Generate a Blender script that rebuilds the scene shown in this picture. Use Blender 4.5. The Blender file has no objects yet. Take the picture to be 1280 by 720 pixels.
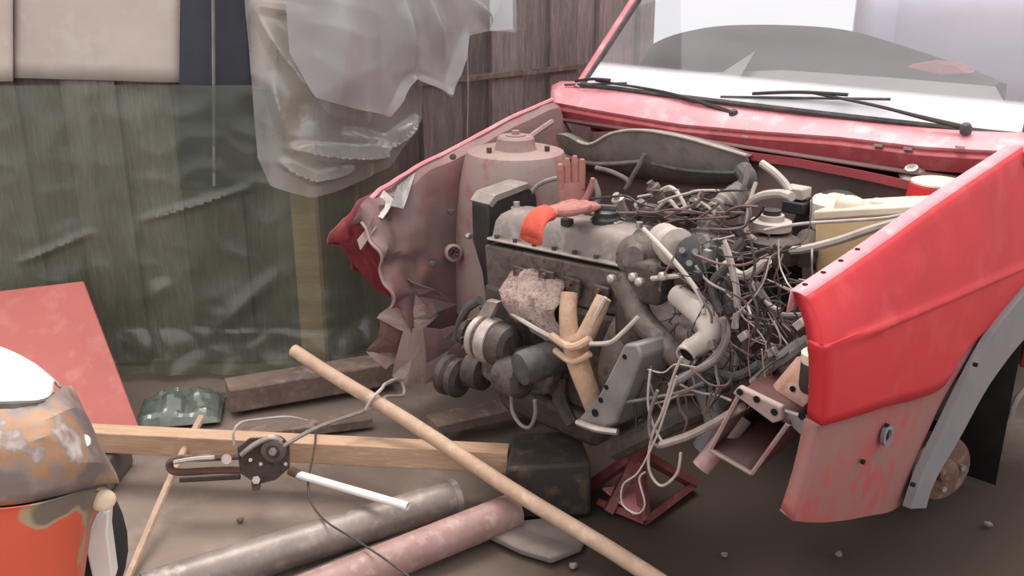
import bpy, math, random
from mathutils import Vector, Matrix, noise
random.seed(7)
S = bpy.context.scene
COL = S.collection
# ------------------------------------------------------------ camera, sky, sun, exposure
TX, TY, YAW, CAMH, PITCH, FPX = 0.017, 2.105, -0.777, 1.394, 0.334, 1200.0
cam = bpy.data.cameras.new('camera'); cam.sensor_width = 36; cam.lens = FPX / 1280 * 36
cam.clip_start = 0.05
cam_o = bpy.data.objects.new('camera', cam); COL.objects.link(cam_o)
cam_o.location = (0, 0, CAMH); cam_o.rotation_euler = (math.pi / 2 - PITCH, 0, 0)
S.camera = cam_o
w = bpy.data.worlds.new('overcast_sky'); S.world = w; w.use_nodes = True
nt = w.node_tree; nt.nodes.clear()
tc = nt.nodes.new('ShaderNodeTexCoord'); sx = nt.nodes.new('ShaderNodeSeparateXYZ')
rp = nt.nodes.new('ShaderNodeValToRGB'); bg = nt.nodes.new('ShaderNodeBackground'); ou = nt.nodes.new('ShaderNodeOutputWorld')
nt.links.new(tc.outputs['Generated'], sx.inputs[0]); mrz = nt.nodes.new('ShaderNodeMapRange'); mrz.inputs['From Min'].default_value = -1; nt.links.new(sx.outputs['Z'], mrz.inputs[0]); nt.links.new(mrz.outputs[0], rp.inputs[0])
e = rp.color_ramp.elements
e[0].position = .38; e[0].color = (.17, .145, .13, 1); e[1].position = 1.0; e[1].color = (1.0, .955, .93, 1)
for p_, c_ in ((.44, (.36, .36, .375, 1)), (.52, (.38, .38, .395, 1)), (.75, (.74, .715, .705, 1))): x = e.new(p_); x.color = c_
nt.links.new(rp.outputs[0], bg.inputs[0]); bg.inputs[1].default_value = 1.9
nt.links.new(bg.outputs[0], ou.inputs[0])
sun = bpy.data.lights.new('sun', 'SUN'); sun.energy = 2.6; sun.angle = math.radians(30); sun.color = (1, .93, .86)
sun_o = bpy.data.objects.new('sun', sun); COL.objects.link(sun_o)
sun_o.rotation_euler = (math.radians(-18), math.radians(-4), 0)
S.view_settings.view_transform = 'Standard'; S.view_settings.look = 'None'
S.view_settings.exposure = 0.22; S.view_settings.gamma = 1.0; S.view_settings.use_curve_mapping = False

# ------------------------------------------------------------ survey: bearings measured in the photograph -> points on known planes
cy, sy_ = math.cos(YAW), math.sin(YAW); cp, sp = math.cos(PITCH), math.sin(PITCH)
EYE = Vector((0, 0, CAMH))
def ray(px, py):
    x = (px - 640) / FPX; y = -(py - 360) / FPX
    return Vector((x, cp + sp * y, -sp + cp * y))
def to_car(v, p=True):
    X, Y = (v.x - TX, v.y - TY) if p else (v.x, v.y)
    return Vector((cy * X + sy_ * Y, -sy_ * X + cy * Y, v.z))
def to_world(v): return Vector((TX + cy * v.x - sy_ * v.y, TY + sy_ * v.x + cy * v.y, v.z))
def G(px, py, ax, val):                       # world point on the plane axis = val
    r = ray(px, py); return EYE + r * ((val - EYE[ax]) / r[ax])
def K(px, py, ax, val):                       # car-local point (x to the car's left, y to its rear, z up)
    o = to_car(EYE); d = to_car(ray(px, py), False); return o + d * ((val - o[ax]) / d[ax])
def KX(px, py, v): return K(px, py, 0, v)
def KY(px, py, v): return K(px, py, 1, v)
def KZ(px, py, v): return K(px, py, 2, v)

# ------------------------------------------------------------ mesh builder
def smooth_path(pts, n=6):
    P = [Vector(p) for p in pts]
    if len(P) < 3: return P
    out = []
    for i in range(len(P) - 1):
        a, b, c, d = P[max(i - 1, 0)], P[i], P[i + 1], P[min(i + 2, len(P) - 1)]
        for k in range(n):
            t = k / n
            out.append(0.5 * ((2 * b) + (c - a) * t + (2 * a - 5 * b + 4 * c - d) * t * t + (3 * b - a - 3 * c + d) * t ** 3))
    out.append(P[-1]); return out
def resample(pts, n):
    P = [Vector(p) for p in pts]; L = [0]
    for a, b in zip(P, P[1:]): L.append(L[-1] + (b - a).length)
    out = []; j = 0
    for k in range(n):
        s = L[-1] * k / (n - 1)
        while j < len(P) - 2 and L[j + 1] < s: j += 1
        seg = L[j + 1] - L[j]
        out.append(P[j].lerp(P[j + 1], (s - L[j]) / seg if seg > 1e-9 else 0))
    return out
def frame(d):
    d = d.normalized(); up = Vector((0, 0, 1)) if abs(d.z) < .9 else Vector((1, 0, 0))
    u = d.cross(up).normalized(); return u, d.cross(u).normalized()
class MB:
    def __init__(s): s.V = []; s.F = []
    def poly(s, pts):
        b = len(s.V); s.V += [tuple(p) for p in pts]; s.F.append(tuple(range(b, b + len(pts)))); return s
    def grid(s, rows, close=False):
        b = len(s.V); m = len(rows[0])
        for r in rows: s.V += [tuple(p) for p in r]
        for i in range(len(rows) - 1):
            for j in range(m - (0 if close else 1)):
                k = (j + 1) % m
                s.F.append((b + i * m + j, b + i * m + k, b + (i + 1) * m + k, b + (i + 1) * m + j))
        return s
    def box(s, c, sz, R=None):
        c = Vector(c); R = R or Matrix.Identity(3); b = len(s.V)
        for z in (-1, 1):
            for y in (-1, 1):
                for x in (-1, 1): s.V.append(tuple(c + R @ Vector((x * sz[0] / 2, y * sz[1] / 2, z * sz[2] / 2))))
        for f in ((0, 2, 3, 1), (4, 5, 7, 6), (0, 1, 5, 4), (2, 6, 7, 3), (0, 4, 6, 2), (1, 3, 7, 5)): s.F.append(tuple(b + i for i in f))
        return s
    def lathe(s, o, axis, prof, n=20, cap=True):
        o = Vector(o); d = Vector(axis).normalized(); u, v = frame(d); b = len(s.V)
        for r, h in prof:
            for k in range(n):
                a = 2 * math.pi * k / n; s.V.append(tuple(o + d * h + (u * math.cos(a) + v * math.sin(a)) * r))
        m = len(prof)
        for i in range(m - 1):
            for k in range(n):
                q = (k + 1) % n; s.F.append((b + i * n + k, b + i * n + q, b + (i + 1) * n + q, b + (i + 1) * n + k))
        if cap:
            s.F.append(tuple(b + k for k in range(n))); s.F.append(tuple(b + (m - 1) * n + k for k in reversed(range(n))))
        return s
    def cyl(s, p0, p1, r0, r1=None, n=16, cap=True):
        p0, p1 = Vector(p0), Vector(p1); return s.lathe(p0, p1 - p0, [(r0, 0), (r0 if r1 is None else r1, (p1 - p0).length)], n, cap)
    def pipe(s, p0, p1, ro, ri, n=20):           # hollow pipe, open at both ends
        p0, p1 = Vector(p0), Vector(p1); L = (p1 - p0).length
        return s.lathe(p0, p1 - p0, [(ri, 0), (ro, 0), (ro, L), (ri, L), (ri, 0)], n, False)
    def tube(s, pts, r, n=8, cap=True, smooth=6):
        P = smooth_path(pts, smooth) if smooth else [Vector(p) for p in pts]
        m = len(P); R = r if isinstance(r, (list, tuple)) else [r]
        rad = [R[min(int(i / max(m - 1, 1) * (len(R) - 1)), len(R) - 1)] + ((R[min(int(i / (m - 1) * (len(R) - 1)) + 1, len(R) - 1)] - R[min(int(i / (m - 1) * (len(R) - 1)), len(R) - 1)]) * ((i / (m - 1) * (len(R) - 1)) % 1) if len(R) > 1 else 0) for i in range(m)]
        b = len(s.V); pu = None
        for i, p in enumerate(P):
            d = (P[min(i + 1, m - 1)] - P[max(i - 1, 0)])
            if d.length < 1e-9: d = Vector((0, 0, 1))
            d.normalize()
            if pu is None: u, v = frame(d)
            else:
                u = pu - d * pu.dot(d)
                if u.length < 1e-6: u, v = frame(d)
                u.normalize(); v = d.cross(u)
            pu = u
            for k in range(n):
                a = 2 * math.pi * k / n; s.V.append(tuple(p + (u * math.cos(a) + v * math.sin(a)) * rad[i]))
        for i in range(m - 1):
            for k in range(n):
                q = (k + 1) % n; s.F.append((b + i * n + k, b + i * n + q, b + (i + 1) * n + q, b + (i + 1) * n + k))
        if cap:
            s.F.append(tuple(b + k for k in range(n))); s.F.append(tuple(b + (m - 1) * n + k for k in reversed(range(n))))
        return s
    def prism(s, pts, vec):
        P = [Vector(p) for p in pts]; vec = Vector(vec); b = len(s.V); n = len(P)
        s.V += [tuple(p) for p in P] + [tuple(p + vec) for p in P]
        s.F.append(tuple(range(b, b + n))); s.F.append(tuple(b + n + k for k in reversed(range(n))))
        for k in range(n): q = (k + 1) % n; s.F.append((b + k, b + n + k, b + n + q, b + q))
        return s
    def crumple(s, amp, scale, seed=0, fn=None):
        for i, v in enumerate(s.V):
            p = Vector(v); a = amp * (fn(p) if fn else 1)
            q = p * scale + Vector((seed * 7.3, seed * 3.1, seed))
            s.V[i] = tuple(p + noise.noise_vector(q) * a + noise.noise_vector(q * 2.3) * a * .5)
        return s
    def obj(s, name, m, parent=None, bevel=0, solid=0, smooth=True, ang=35, label=None, sub=0):
        me = bpy.data.meshes.new(name); me.from_pydata(s.V, [], s.F); me.update()
        if smooth:
            me.shade_smooth(); me.set_sharp_from_angle(angle=math.radians(ang))
        me.materials.append(m)
        o = bpy.data.objects.new(name, me); COL.objects.link(o)
        if parent: o.parent = parent
        if solid:
            k = o.modifiers.new('solid', 'SOLIDIFY'); k.thickness = solid; k.offset = 0
        if sub:
            k = o.modifiers.new('sub', 'SUBSURF'); k.levels = sub; k.render_levels = sub
        if bevel:
            k = o.modifiers.new('bevel', 'BEVEL'); k.width = bevel; k.segments = 2; k.limit_method = 'ANGLE'; k.angle_limit = .6
        if label: o['label'] = label
        return o
def tag(o, label, cat, group=None, kind=None):
    o['label'] = label; o['category'] = cat
    if group: o['group'] = group
    if kind: o['kind'] = kind
    return o
def struct(o): o['kind'] = 'structure'; return o
def thing(name, label, cat, loc=(0, 0, 0), rz=0, group=None):
    o = bpy.data.objects.new(name, None); COL.objects.link(o); o.empty_display_size = .05
    o.location = loc; o.rotation_euler = (0, 0, rz); return tag(o, label, cat, group)
# ------------------------------------------------------------ materials
def mat(name, c1, c2=None, rough=.6, metal=0, scale=12, c3=None, bump=.15, thr=(.35, .65), rscale=None, spec=.4, vary=0, stretch=None, coat=0):
    m = bpy.data.materials.new(name); m.use_nodes = True; t = m.node_tree; N = t.nodes; L = t.links
    b = N['Principled BSDF']; b.inputs['Roughness'].default_value = rough; b.inputs['Metallic'].default_value = metal
    b.inputs['Specular IOR Level'].default_value = spec
    if coat: b.inputs['Coat Weight'].default_value = coat; b.inputs['Coat Roughness'].default_value = .15
    co = N.new('ShaderNodeTexCoord'); src = co.outputs['Object']
    if stretch:
        mp = N.new('ShaderNodeMapping'); mp.inputs['Scale'].default_value = stretch; L.new(src, mp.inputs[0]); src = mp.outputs[0]
    def ns(sc, det=6):
        n = N.new('ShaderNodeTexNoise'); n.inputs['Scale'].default_value = sc; n.inputs['Detail'].default_value = det
        n.inputs['Roughness'].default_value = .62; L.new(src, n.inputs['Vector']); return n.outputs['Fac']
    def ramp(f, a, z):
        r = N.new('ShaderNodeMapRange'); r.inputs['From Min'].default_value = a; r.inputs['From Max'].default_value = z; L.new(f, r.inputs[0]); return r.outputs[0]
    def mix(f, A, B):
        x = N.new('ShaderNodeMix'); x.data_type = 'RGBA'; L.new(f, x.inputs[0])
        for k, c in ((6, A), (7, B)):
            if hasattr(c, 'is_output'): L.new(c, x.inputs[k])
            else: x.inputs[k].default_value = (*c, 1)
        return x.outputs[2]
    n1 = ns(scale); col = mix(ramp(n1, *thr), c1, c2 or tuple(x * .75 for x in c1))
    if c3: col = mix(ramp(ns(scale * 2.7), .52, .68), col, c3)
    if vary:
        oi = N.new('ShaderNodeObjectInfo'); hs = N.new('ShaderNodeHueSaturation')
        hs.inputs['Fac'].default_value = 1
        r = N.new('ShaderNodeMapRange'); r.inputs['To Min'].default_value = 1 - vary; r.inputs['To Max'].default_value = 1 + vary
        L.new(oi.outputs['Random'], r.inputs[0]); L.new(r.outputs[0], hs.inputs['Value']); L.new(col, hs.inputs['Color']); col = hs.outputs[0]
    L.new(col, b.inputs['Base Color'])
    if bump:
        bp = N.new('ShaderNodeBump'); bp.inputs['Strength'].default_value = bump; bp.inputs['Distance'].default_value = .01
        L.new(ns(scale * 3.1), bp.inputs['Height']); L.new(bp.outputs[0], b.inputs['Normal'])
    return m
def film(name, tint, body, fac, rough=.2, ior=1.5, bump=.12, bscale=14):
    m = bpy.data.materials.new(name); m.use_nodes = True; t = m.node_tree; N = t.nodes; L = t.links; N.remove(N['Principled BSDF'])
    df = N.new('ShaderNodeBsdfDiffuse'); df.inputs[0].default_value = (*body, 1)
    tl = N.new('ShaderNodeBsdfTranslucent'); tl.inputs[0].default_value = (*body, 1)
    gl = N.new('ShaderNodeBsdfGlossy'); gl.inputs['Roughness'].default_value = rough
    tr = N.new('ShaderNodeBsdfTransparent'); tr.inputs[0].default_value = (*tint, 1)
    dm = N.new('ShaderNodeMixShader'); dm.inputs[0].default_value = .25; L.new(df.outputs[0], dm.inputs[1]); L.new(tl.outputs[0], dm.inputs[2])
    mx = N.new('ShaderNodeMixShader'); fx = N.new('ShaderNodeMixShader'); fr = N.new('ShaderNodeFresnel'); ge = N.new('ShaderNodeNewGeometry'); io = N.new('ShaderNodeMapRange')      # same reflectance from both faces
    io.inputs['To Min'].default_value = ior; io.inputs['To Max'].default_value = 1 / ior; L.new(ge.outputs['Backfacing'], io.inputs[0]); L.new(io.outputs[0], fr.inputs['IOR'])
    co = N.new('ShaderNodeTexCoord'); n = N.new('ShaderNodeTexNoise'); n.inputs['Scale'].default_value = 2.5; n.inputs['Detail'].default_value = 5
    L.new(co.outputs['Object'], n.inputs['Vector'])
    r = N.new('ShaderNodeMapRange'); r.inputs['From Min'].default_value = .3; r.inputs['From Max'].default_value = .7
    r.inputs['To Min'].default_value = fac - .12; r.inputs['To Max'].default_value = fac + .12
    L.new(n.outputs['Fac'], r.inputs[0]); L.new(r.outputs[0], mx.inputs[0])
    if bump:
        n2 = N.new('ShaderNodeTexNoise'); n2.inputs['Scale'].default_value = bscale; n2.inputs['Detail'].default_value = 3
        L.new(co.outputs['Object'], n2.inputs['Vector'])
        bp = N.new('ShaderNodeBump'); bp.inputs['Strength'].default_value = bump; bp.inputs['Distance'].default_value = .03
        L.new(n2.outputs['Fac'], bp.inputs['Height'])
        for k in (gl, fr): L.new(bp.outputs[0], k.inputs['Normal'])
    L.new(tr.outputs[0], mx.inputs[1]); L.new(dm.outputs[0], mx.inputs[2])
    L.new(fr.outputs[0], fx.inputs[0]); L.new(mx.outputs[0], fx.inputs[1]); L.new(gl.outputs[0], fx.inputs[2])
    L.new(fx.outputs[0], N['Material Output'].inputs[0])
    return m
M = dict(
    red=mat('red_paint', (.47, .026, .034), (.40, .022, .028), .5, scale=3, c3=(.47, .042, .048), bump=.03, spec=.22),
    red_dull=mat('dusty_red_paint', (.30, .04, .05), (.22, .04, .045), .5, scale=6, c3=(.33, .08, .085), bump=.08),
    red_dark=mat('dark_red_metal', (.12, .045, .042), (.085, .045, .042), .6, scale=8, bump=.1),
    pink=mat('faded_highlit_pink', (.66, .27, .30), (.58, .20, .23), .4, scale=5, c3=(.66, .38, .40), bump=.08),  # faded red, with the highlight of the top faces put into the colour
    valance=mat('dusty_grey_undercoat', (.215, .115, .105), (.26, .085, .08), .7, scale=4, c3=(.31, .06, .055), bump=.12),
    bay=mat('grimy_inner_wing', (.185, .10, .098), (.15, .105, .098), .5, scale=5, c3=(.24, .10, .105), bump=.25),
    bay_dark=mat('grimy_firewall', (.19, .12, .115), (.14, .10, .092), .7, scale=6, c3=(.21, .11, .11), bump=.2),
    tower=mat('dusty_tower_paint', (.27, .205, .19), (.30, .20, .185), .5, scale=7, c3=(.28, .12, .125), bump=.12),
    black=mat('black_plastic', (.022, .020, .021), (.04, .036, .036), .45, scale=14, bump=.1),
    rubber=mat('dusty_rubber', (.045, .043, .044), (.10, .092, .09), .7, scale=20, bump=.15),
    grey_trim=mat('grey_plastic_trim', (.14, .135, .15), (.17, .155, .16), .6, scale=10, bump=.08),
    alu=mat('oily_aluminium', (.165, .13, .115), (.10, .08, .07), .45, .2, scale=16, c3=(.06, .048, .042), bump=.25),
    cover=mat('dull_steel_cover', (.29, .245, .225), (.22, .185, .17), .36, .25, scale=7, c3=(.36, .31, .29), bump=.12),
    iron=mat('oily_cast_iron', (.055, .043, .038), (.10, .078, .068), .6, .1, scale=18, c3=(.035, .03, .027), bump=.3),
    silver=mat('bright_worn_metal', (.50, .44, .41), (.34, .29, .27), .35, .55, scale=20, bump=.12),
    crust=mat('flaking_manifold', (.38, .28, .25), (.22, .15, .135), .8, scale=38, c3=(.10, .075, .07), bump=.6),
    rustpipe=mat('rusty_exhaust', (.48, .33, .24), (.40, .245, .15), .75, scale=14, c3=(.52, .38, .30), bump=.25),
    rust=mat('brown_rust', (.13, .07, .05), (.085, .05, .038), .8, scale=14, c3=(.20, .13, .10), bump=.35),
    bracket=mat('grey_bracket', (.25, .235, .225), (.18, .165, .16), .5, .3, scale=12, bump=.12),
    peach=mat('peach_primer_bracket', (.58, .33, .24), (.45, .25, .19), .6, scale=10, c3=(.60, .42, .36), bump=.1),
    cream=mat('cream_plastic', (.72, .62, .50), (.60, .50, .39), .4, scale=10, bump=.04),
    white=mat('white_plastic', (.78, .74, .68), (.66, .61, .55), .4, scale=9, bump=.04),
    yellow=mat('yellowed_tank_plastic', (.74, .56, .33), (.68, .48, .25), .4, scale=5, c3=(.78, .63, .43), bump=.04),
    pale_alloy=mat('dusty_pale_alloy', (.50, .44, .40), (.38, .33, .30), .5, scale=10, bump=.12),
    dark_rust=mat('sooty_rusted_steel', (.042, .032, .028), (.026, .022, .02), .7, scale=7, c3=(.10, .06, .04), bump=.3),
    hose=mat('dusty_hose', (.24, .205, .19), (.15, .13, .12), .6, scale=20, bump=.1),
    hose_pale=mat('pale_hose', (.48, .42, .38), (.36, .31, .28), .55, scale=20, bump=.1),
    wire_dark=mat('dark_wire', (.025, .021, .021), (.055, .046, .045), .6, scale=30, bump=0),
    wire_grey=mat('grey_wire', (.12, .10, .097), (.19, .16, .155), .55, scale=30, bump=0),
    wire_brown=mat('brown_wire', (.12, .07, .065), (.17, .10, .09), .6, scale=30, bump=0),
    wire_pale=mat('pale_wire', (.46, .40, .37), (.34, .29, .27), .5, scale=30, bump=0),
    gl_red=mat('red_glove_knit', (.62, .11, .075), (.52, .085, .06), .85, scale=40, bump=.3, spec=.15),
    gl_dusty=mat('dusty_red_glove_knit', (.40, .19, .165), (.33, .145, .125), .85, scale=40, bump=.3, spec=.15),
    wood=mat('fresh_sawn_wood', (.50, .33, .22), (.40, .25, .165), .7, scale=7, stretch=(1, 9, 9), c3=(.54, .38, .27), bump=.15),
    pole=mat('peeled_pole_wood', (.46, .32, .23), (.36, .24, .17), .7, scale=10, c3=(.52, .38, .29), bump=.15),
    timber=mat('old_timber', (.22, .155, .13), (.14, .10, .085), .85, scale=9, c3=(.29, .21, .185), bump=.5),
    plank=mat('weathered_fence_board', (.24, .195, .19), (.155, .13, .126), .8, scale=7, stretch=(7, 7, .7), c3=(.30, .245, .23), bump=.35, vary=.5),
    panel=mat('faded_red_sheet', (.50, .135, .12), (.44, .12, .105), .55, scale=5, c3=(.52, .18, .155), bump=.05),
    pipe=mat('dull_steel_pipe', (.25, .205, .19), (.17, .14, .125), .42, .2, scale=9, c3=(.31, .25, .235), bump=.15),
    pipe_red=mat('primed_rusty_pipe', (.33, .21, .195), (.26, .155, .14), .5, .1, scale=10, c3=(.40, .29, .27), bump=.15),
    ground=mat('packed_dirt', (.235, .18, .15), (.18, .14, .118), .9, scale=2.2, c3=(.265, .21, .18), bump=.5, spec=.2),
    stone=mat('grey_concrete', (.20, .165, .15), (.15, .125, .112), .85, scale=9, bump=.4, spec=.2),
    cloth=mat('pale_board', (.56, .49, .44), (.50, .43, .39), .8, scale=4, c3=(.58, .52, .47), bump=.06, spec=.2),
    tarp=mat('navy_tarp', (.040, .045, .062), (.03, .034, .045), .6, scale=6, bump=.15),
    car_white=mat('white_paint', (.80, .77, .74), (.75, .70, .66), .35, scale=6, bump=.03),
    orange=mat('orange_red_paint', (.58, .10, .045), (.52, .085, .04), .45, scale=6, bump=.05),
    lampw=mat('lamp_lens', (.78, .64, .50), (.72, .56, .40), .25, scale=20, bump=.03),
    dark=mat('shade_black', (.012, .011, .011), (.02, .018, .017), .9, scale=10, bump=.1, spec=.1),  # near-black that paints the shade of holes and the wheel well
    dash=mat('dark_dashboard', (.05, .042, .045), (.07, .058, .06), .55, scale=10, bump=.08),
    dashpad=mat('pale_dash_cover', (.62, .60, .60), (.55, .53, .54), .7, scale=5, bump=.05),
    lilac=mat('pale_lilac_lining', (.62, .58, .74), (.56, .53, .68), .8, scale=4, bump=.03),
    reflection_patch=mat('pale_reflection', (.68, .64, .64), (.6, .57, .58), .7, scale=8, bump=0),
    jack=mat('maroon_jack_paint', (.17, .032, .035), (.11, .03, .03), .5, scale=12, c3=(.20, .08, .07), bump=.15),
    tyre=mat('tyre_rubber', (.018, .017, .017), (.03, .028, .027), .8, scale=10, bump=.2),
    mat_grey=mat('grey_insulation', (.24, .205, .185), (.17, .145, .13), .75, scale=8, c3=(.14, .122, .11), bump=.2),
    green_film=film('greenish_plastic_film', (.80, .85, .75), (.235, .255, .20), .33, .24, 1.55, .25, 9),
    clear_film=film('clear_plastic_film', (.84, .83, .80), (.66, .63, .60), .30, .2, 1.75, .12, 11),
    grey_film=film('grey_plastic_film', (.86, .86, .86), (.50, .475, .49), .62, .22, 1.6, .08),
    bag=mat('dark_crumpled_film', (.09, .11, .09), (.14, .16, .135), .16, scale=8, bump=.2, spec=.7),
)
# stripped paint of the neighbouring car: grey metal with ochre rust edges and orange left over
def stripped():
    m = bpy.data.materials.new('stripped_paint'); m.use_nodes = True; t = m.node_tree; N = t.nodes; L = t.links
    b = N['Principled BSDF']; b.inputs['Roughness'].default_value = .55
    co = N.new('ShaderNodeTexCoord'); n = N.new('ShaderNodeTexNoise'); n.inputs['Scale'].default_value = 11; n.inputs['Detail'].default_value = 5
    L.new(co.outputs['Object'], n.inputs['Vector']); r = N.new('ShaderNodeValToRGB'); e = r.color_ramp.elements
    e[0].position = .40; e[0].color = (.17, .125, .115, 1); e[1].position = .49; e[1].color = (.23, .18, .16, 1)
    for p, c in ((.535, (.33, .18, .09, 1)), (.555, (.34, .19, .09, 1)), (.58, (.24, .18, .16, 1)), (.66, (.52, .44, .41, 1))): x = e.new(p); x.color = c
    L.new(n.outputs['Fac'], r.inputs[0]); L.new(r.outputs[0], b.inputs['Base Color']); return m
M['stripped'] = stripped()
def oil_and_shadow_ground():                                   # oil-soaked dirt; the car's shadow is painted into the same dark patch
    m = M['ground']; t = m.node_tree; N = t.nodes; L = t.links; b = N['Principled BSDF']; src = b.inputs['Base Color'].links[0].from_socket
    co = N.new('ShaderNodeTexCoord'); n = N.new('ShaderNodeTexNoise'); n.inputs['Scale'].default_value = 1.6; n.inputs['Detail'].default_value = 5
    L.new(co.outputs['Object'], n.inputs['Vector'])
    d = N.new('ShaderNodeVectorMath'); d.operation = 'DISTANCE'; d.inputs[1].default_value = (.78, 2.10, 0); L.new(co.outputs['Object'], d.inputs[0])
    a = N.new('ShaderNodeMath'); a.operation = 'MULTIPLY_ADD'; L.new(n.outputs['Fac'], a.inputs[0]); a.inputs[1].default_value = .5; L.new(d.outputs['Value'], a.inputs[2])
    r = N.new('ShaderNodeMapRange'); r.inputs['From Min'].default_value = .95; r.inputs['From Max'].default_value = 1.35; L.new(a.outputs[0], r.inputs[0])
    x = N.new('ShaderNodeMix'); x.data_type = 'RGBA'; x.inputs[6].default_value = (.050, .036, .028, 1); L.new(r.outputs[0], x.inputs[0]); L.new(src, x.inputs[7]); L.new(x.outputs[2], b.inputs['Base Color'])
oil_and_shadow_ground()
def flaked():
    m = bpy.data.materials.new('flaked_orange_paint'); m.use_nodes = True; t = m.node_tree; N = t.nodes; L = t.links
    b = N['Principled BSDF']; b.inputs['Roughness'].default_value = .45
    co = N.new('ShaderNodeTexCoord'); n = N.new('ShaderNodeTexNoise'); n.inputs['Scale'].default_value = 9; n.inputs['Detail'].default_value = 1.5
    L.new(co.outputs['Object'], n.inputs['Vector']); r = N.new('ShaderNodeValToRGB'); e = r.color_ramp.elements
    e[0].position = .56; e[0].color = (.58, .09, .045, 1); e[1].position = .64; e[1].color = (.15, .12, .10, 1)
    for p, c in ((.575, (.34, .27, .16, 1)), (.60, (.34, .27, .16, 1))): x = e.new(p); x.color = c
    L.new(n.outputs['Fac'], r.inputs[0]); L.new(r.outputs[0], b.inputs['Base Color']); return m
M['flaked'] = flaked()
def glass(name, refl, dust, glare_z):
    m = bpy.data.materials.new(name); m.use_nodes = True; t = m.node_tree; N = t.nodes; L = t.links; N.remove(N['Principled BSDF'])
    tr = N.new('ShaderNodeBsdfTransparent'); gl = N.new('ShaderNodeBsdfGlossy'); gl.inputs['Roughness'].default_value = .04
    fr = N.new('ShaderNodeFresnel'); fr.inputs['IOR'].default_value = refl
    a = N.new('ShaderNodeMixShader'); L.new(fr.outputs[0], a.inputs[0]); L.new(tr.outputs[0], a.inputs[1]); L.new(gl.outputs[0], a.inputs[2])
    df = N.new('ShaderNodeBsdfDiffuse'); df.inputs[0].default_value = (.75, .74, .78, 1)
    n = N.new('ShaderNodeTexNoise'); n.inputs['Scale'].default_value = 4; n.inputs['Detail'].default_value = 6
    r = N.new('ShaderNodeMapRange'); r.inputs['To Min'].default_value = dust * .4; r.inputs['To Max'].default_value = dust * 1.6
    L.new(n.outputs['Fac'], r.inputs[0])
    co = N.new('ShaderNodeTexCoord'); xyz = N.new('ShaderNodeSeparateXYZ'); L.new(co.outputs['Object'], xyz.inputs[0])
    g = N.new('ShaderNodeMapRange'); g.interpolation_type = 'SMOOTHSTEP'; g.inputs['From Min'].default_value = glare_z; g.inputs['From Max'].default_value = glare_z + .025
    g.inputs['To Min'].default_value = .82; g.inputs['To Max'].default_value = 0; L.new(xyz.outputs['Z'], g.inputs[0])  # white band below this height puts sky glare into the glass colour
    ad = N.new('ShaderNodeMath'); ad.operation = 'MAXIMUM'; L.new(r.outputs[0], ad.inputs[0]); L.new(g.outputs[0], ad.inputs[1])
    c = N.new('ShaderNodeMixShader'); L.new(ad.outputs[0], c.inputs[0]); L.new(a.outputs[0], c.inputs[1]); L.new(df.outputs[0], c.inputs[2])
    L.new(c.outputs[0], N['Material Output'].inputs[0]); return m
M['glass'] = glass('dusty_glare_windscreen', 1.75, .13, 1.03)

# ============================================================ SETTING
def ground():
    rows = []
    for i in range(91):
        Y = -1.5 + 9.5 * i / 90; r = []
        for j in range(121):
            X = -5 + 11 * j / 120; p = Vector((X * 1.7, Y * 1.7, 0))
            h = .012 * noise.noise(p) + .006 * noise.noise(p * 4)
            r.append((X, Y, h - .012))
        rows.append(r)
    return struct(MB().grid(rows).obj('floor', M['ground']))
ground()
WY = 3.20                                            # face of the left run of the fence
CXW = -1.25                                          # the rear run stands parallel to the red car, at this car-x
def wl(px, py, off=0): return G(px, py, 1, WY - off)
def wb(px, py, off=0): return to_world(KX(px, py, CXW + off))
corner = Vector((-.659, WY, 0)); wdir = Vector((.701, .713, 0)); wnor = Vector((.713, -.701, 0))
def plank_run(name, A, d, nrm, length, width, top, hole=None):
    root = struct(MB().prism([A - nrm * .07, A - nrm * .05, A + d * length - nrm * .05, A + d * length - nrm * .07], (0, 0, .25)).obj(name, M['timber']))
    for z in (.35, 1.75):                            # rails behind the boards
        MB().prism([A - nrm * .075 + Vector((0, 0, z)), A - nrm * .03 + Vector((0, 0, z)), A + d * length - nrm * .03 + Vector((0, 0, z)), A + d * length - nrm * .075 + Vector((0, 0, z))], (0, 0, .09)).obj('rail', M['timber'], root, bevel=.004)
    x = 0; i = 0
    while x < length - .03:
        wd = width * random.uniform(.85, 1.15); wd = min(wd, length - x)
        th = .025; off = (.0 if i % 2 else -.022) + random.uniform(-.004, .004); t = top + random.uniform(-.04, .06)
        z0 = .0
        if hole and hole[0] < x + wd * .5 < hole[1]: t = hole[2]
        p = A + d * (x - .006) + nrm * off; q = A + d * (x + wd + .006) + nrm * off
        lean = d * random.uniform(-.012, .012); m = MB(); ns_ = 5; rows = []
        for k in range(ns_ + 1):
            z = z0 + (t - z0) * k / ns_; w_ = nrm * .006 * noise.noise(Vector((x * 9, z * 1.7, 3))); ln = lean * (z / t)
            rows.append([p + ln + w_ + Vector((0, 0, z)), q + ln + w_ + Vector((0, 0, z)), q + ln + w_ - nrm * th + Vector((0, 0, z)), p + ln + w_ - nrm * th + Vector((0, 0, z))])
        m.grid(rows, close=True); m.poly(rows[0]); m.poly(rows[-1])
        m.obj('plank', M['plank'], root, bevel=.003); x += wd; i += 1
    return root
wall_l = plank_run('wall_left', Vector((-2.75, WY, 0)), Vector((1, 0, 0)), Vector((0, -1, 0)), 2.09, .185, 2.15)
hA = (wb(622, 20) - corner).dot(wdir); hB = (wb(664, 20) - corner).dot(wdir)
wall_b = plank_run('wall_back', corner, wdir, wnor, 1.86, .165, 2.2, (hA - .03, hB + .03, wb(640, 37).z))
pA = wl(383, 430, .05); pA = Vector((-.70, WY - .045, 0))
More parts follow.
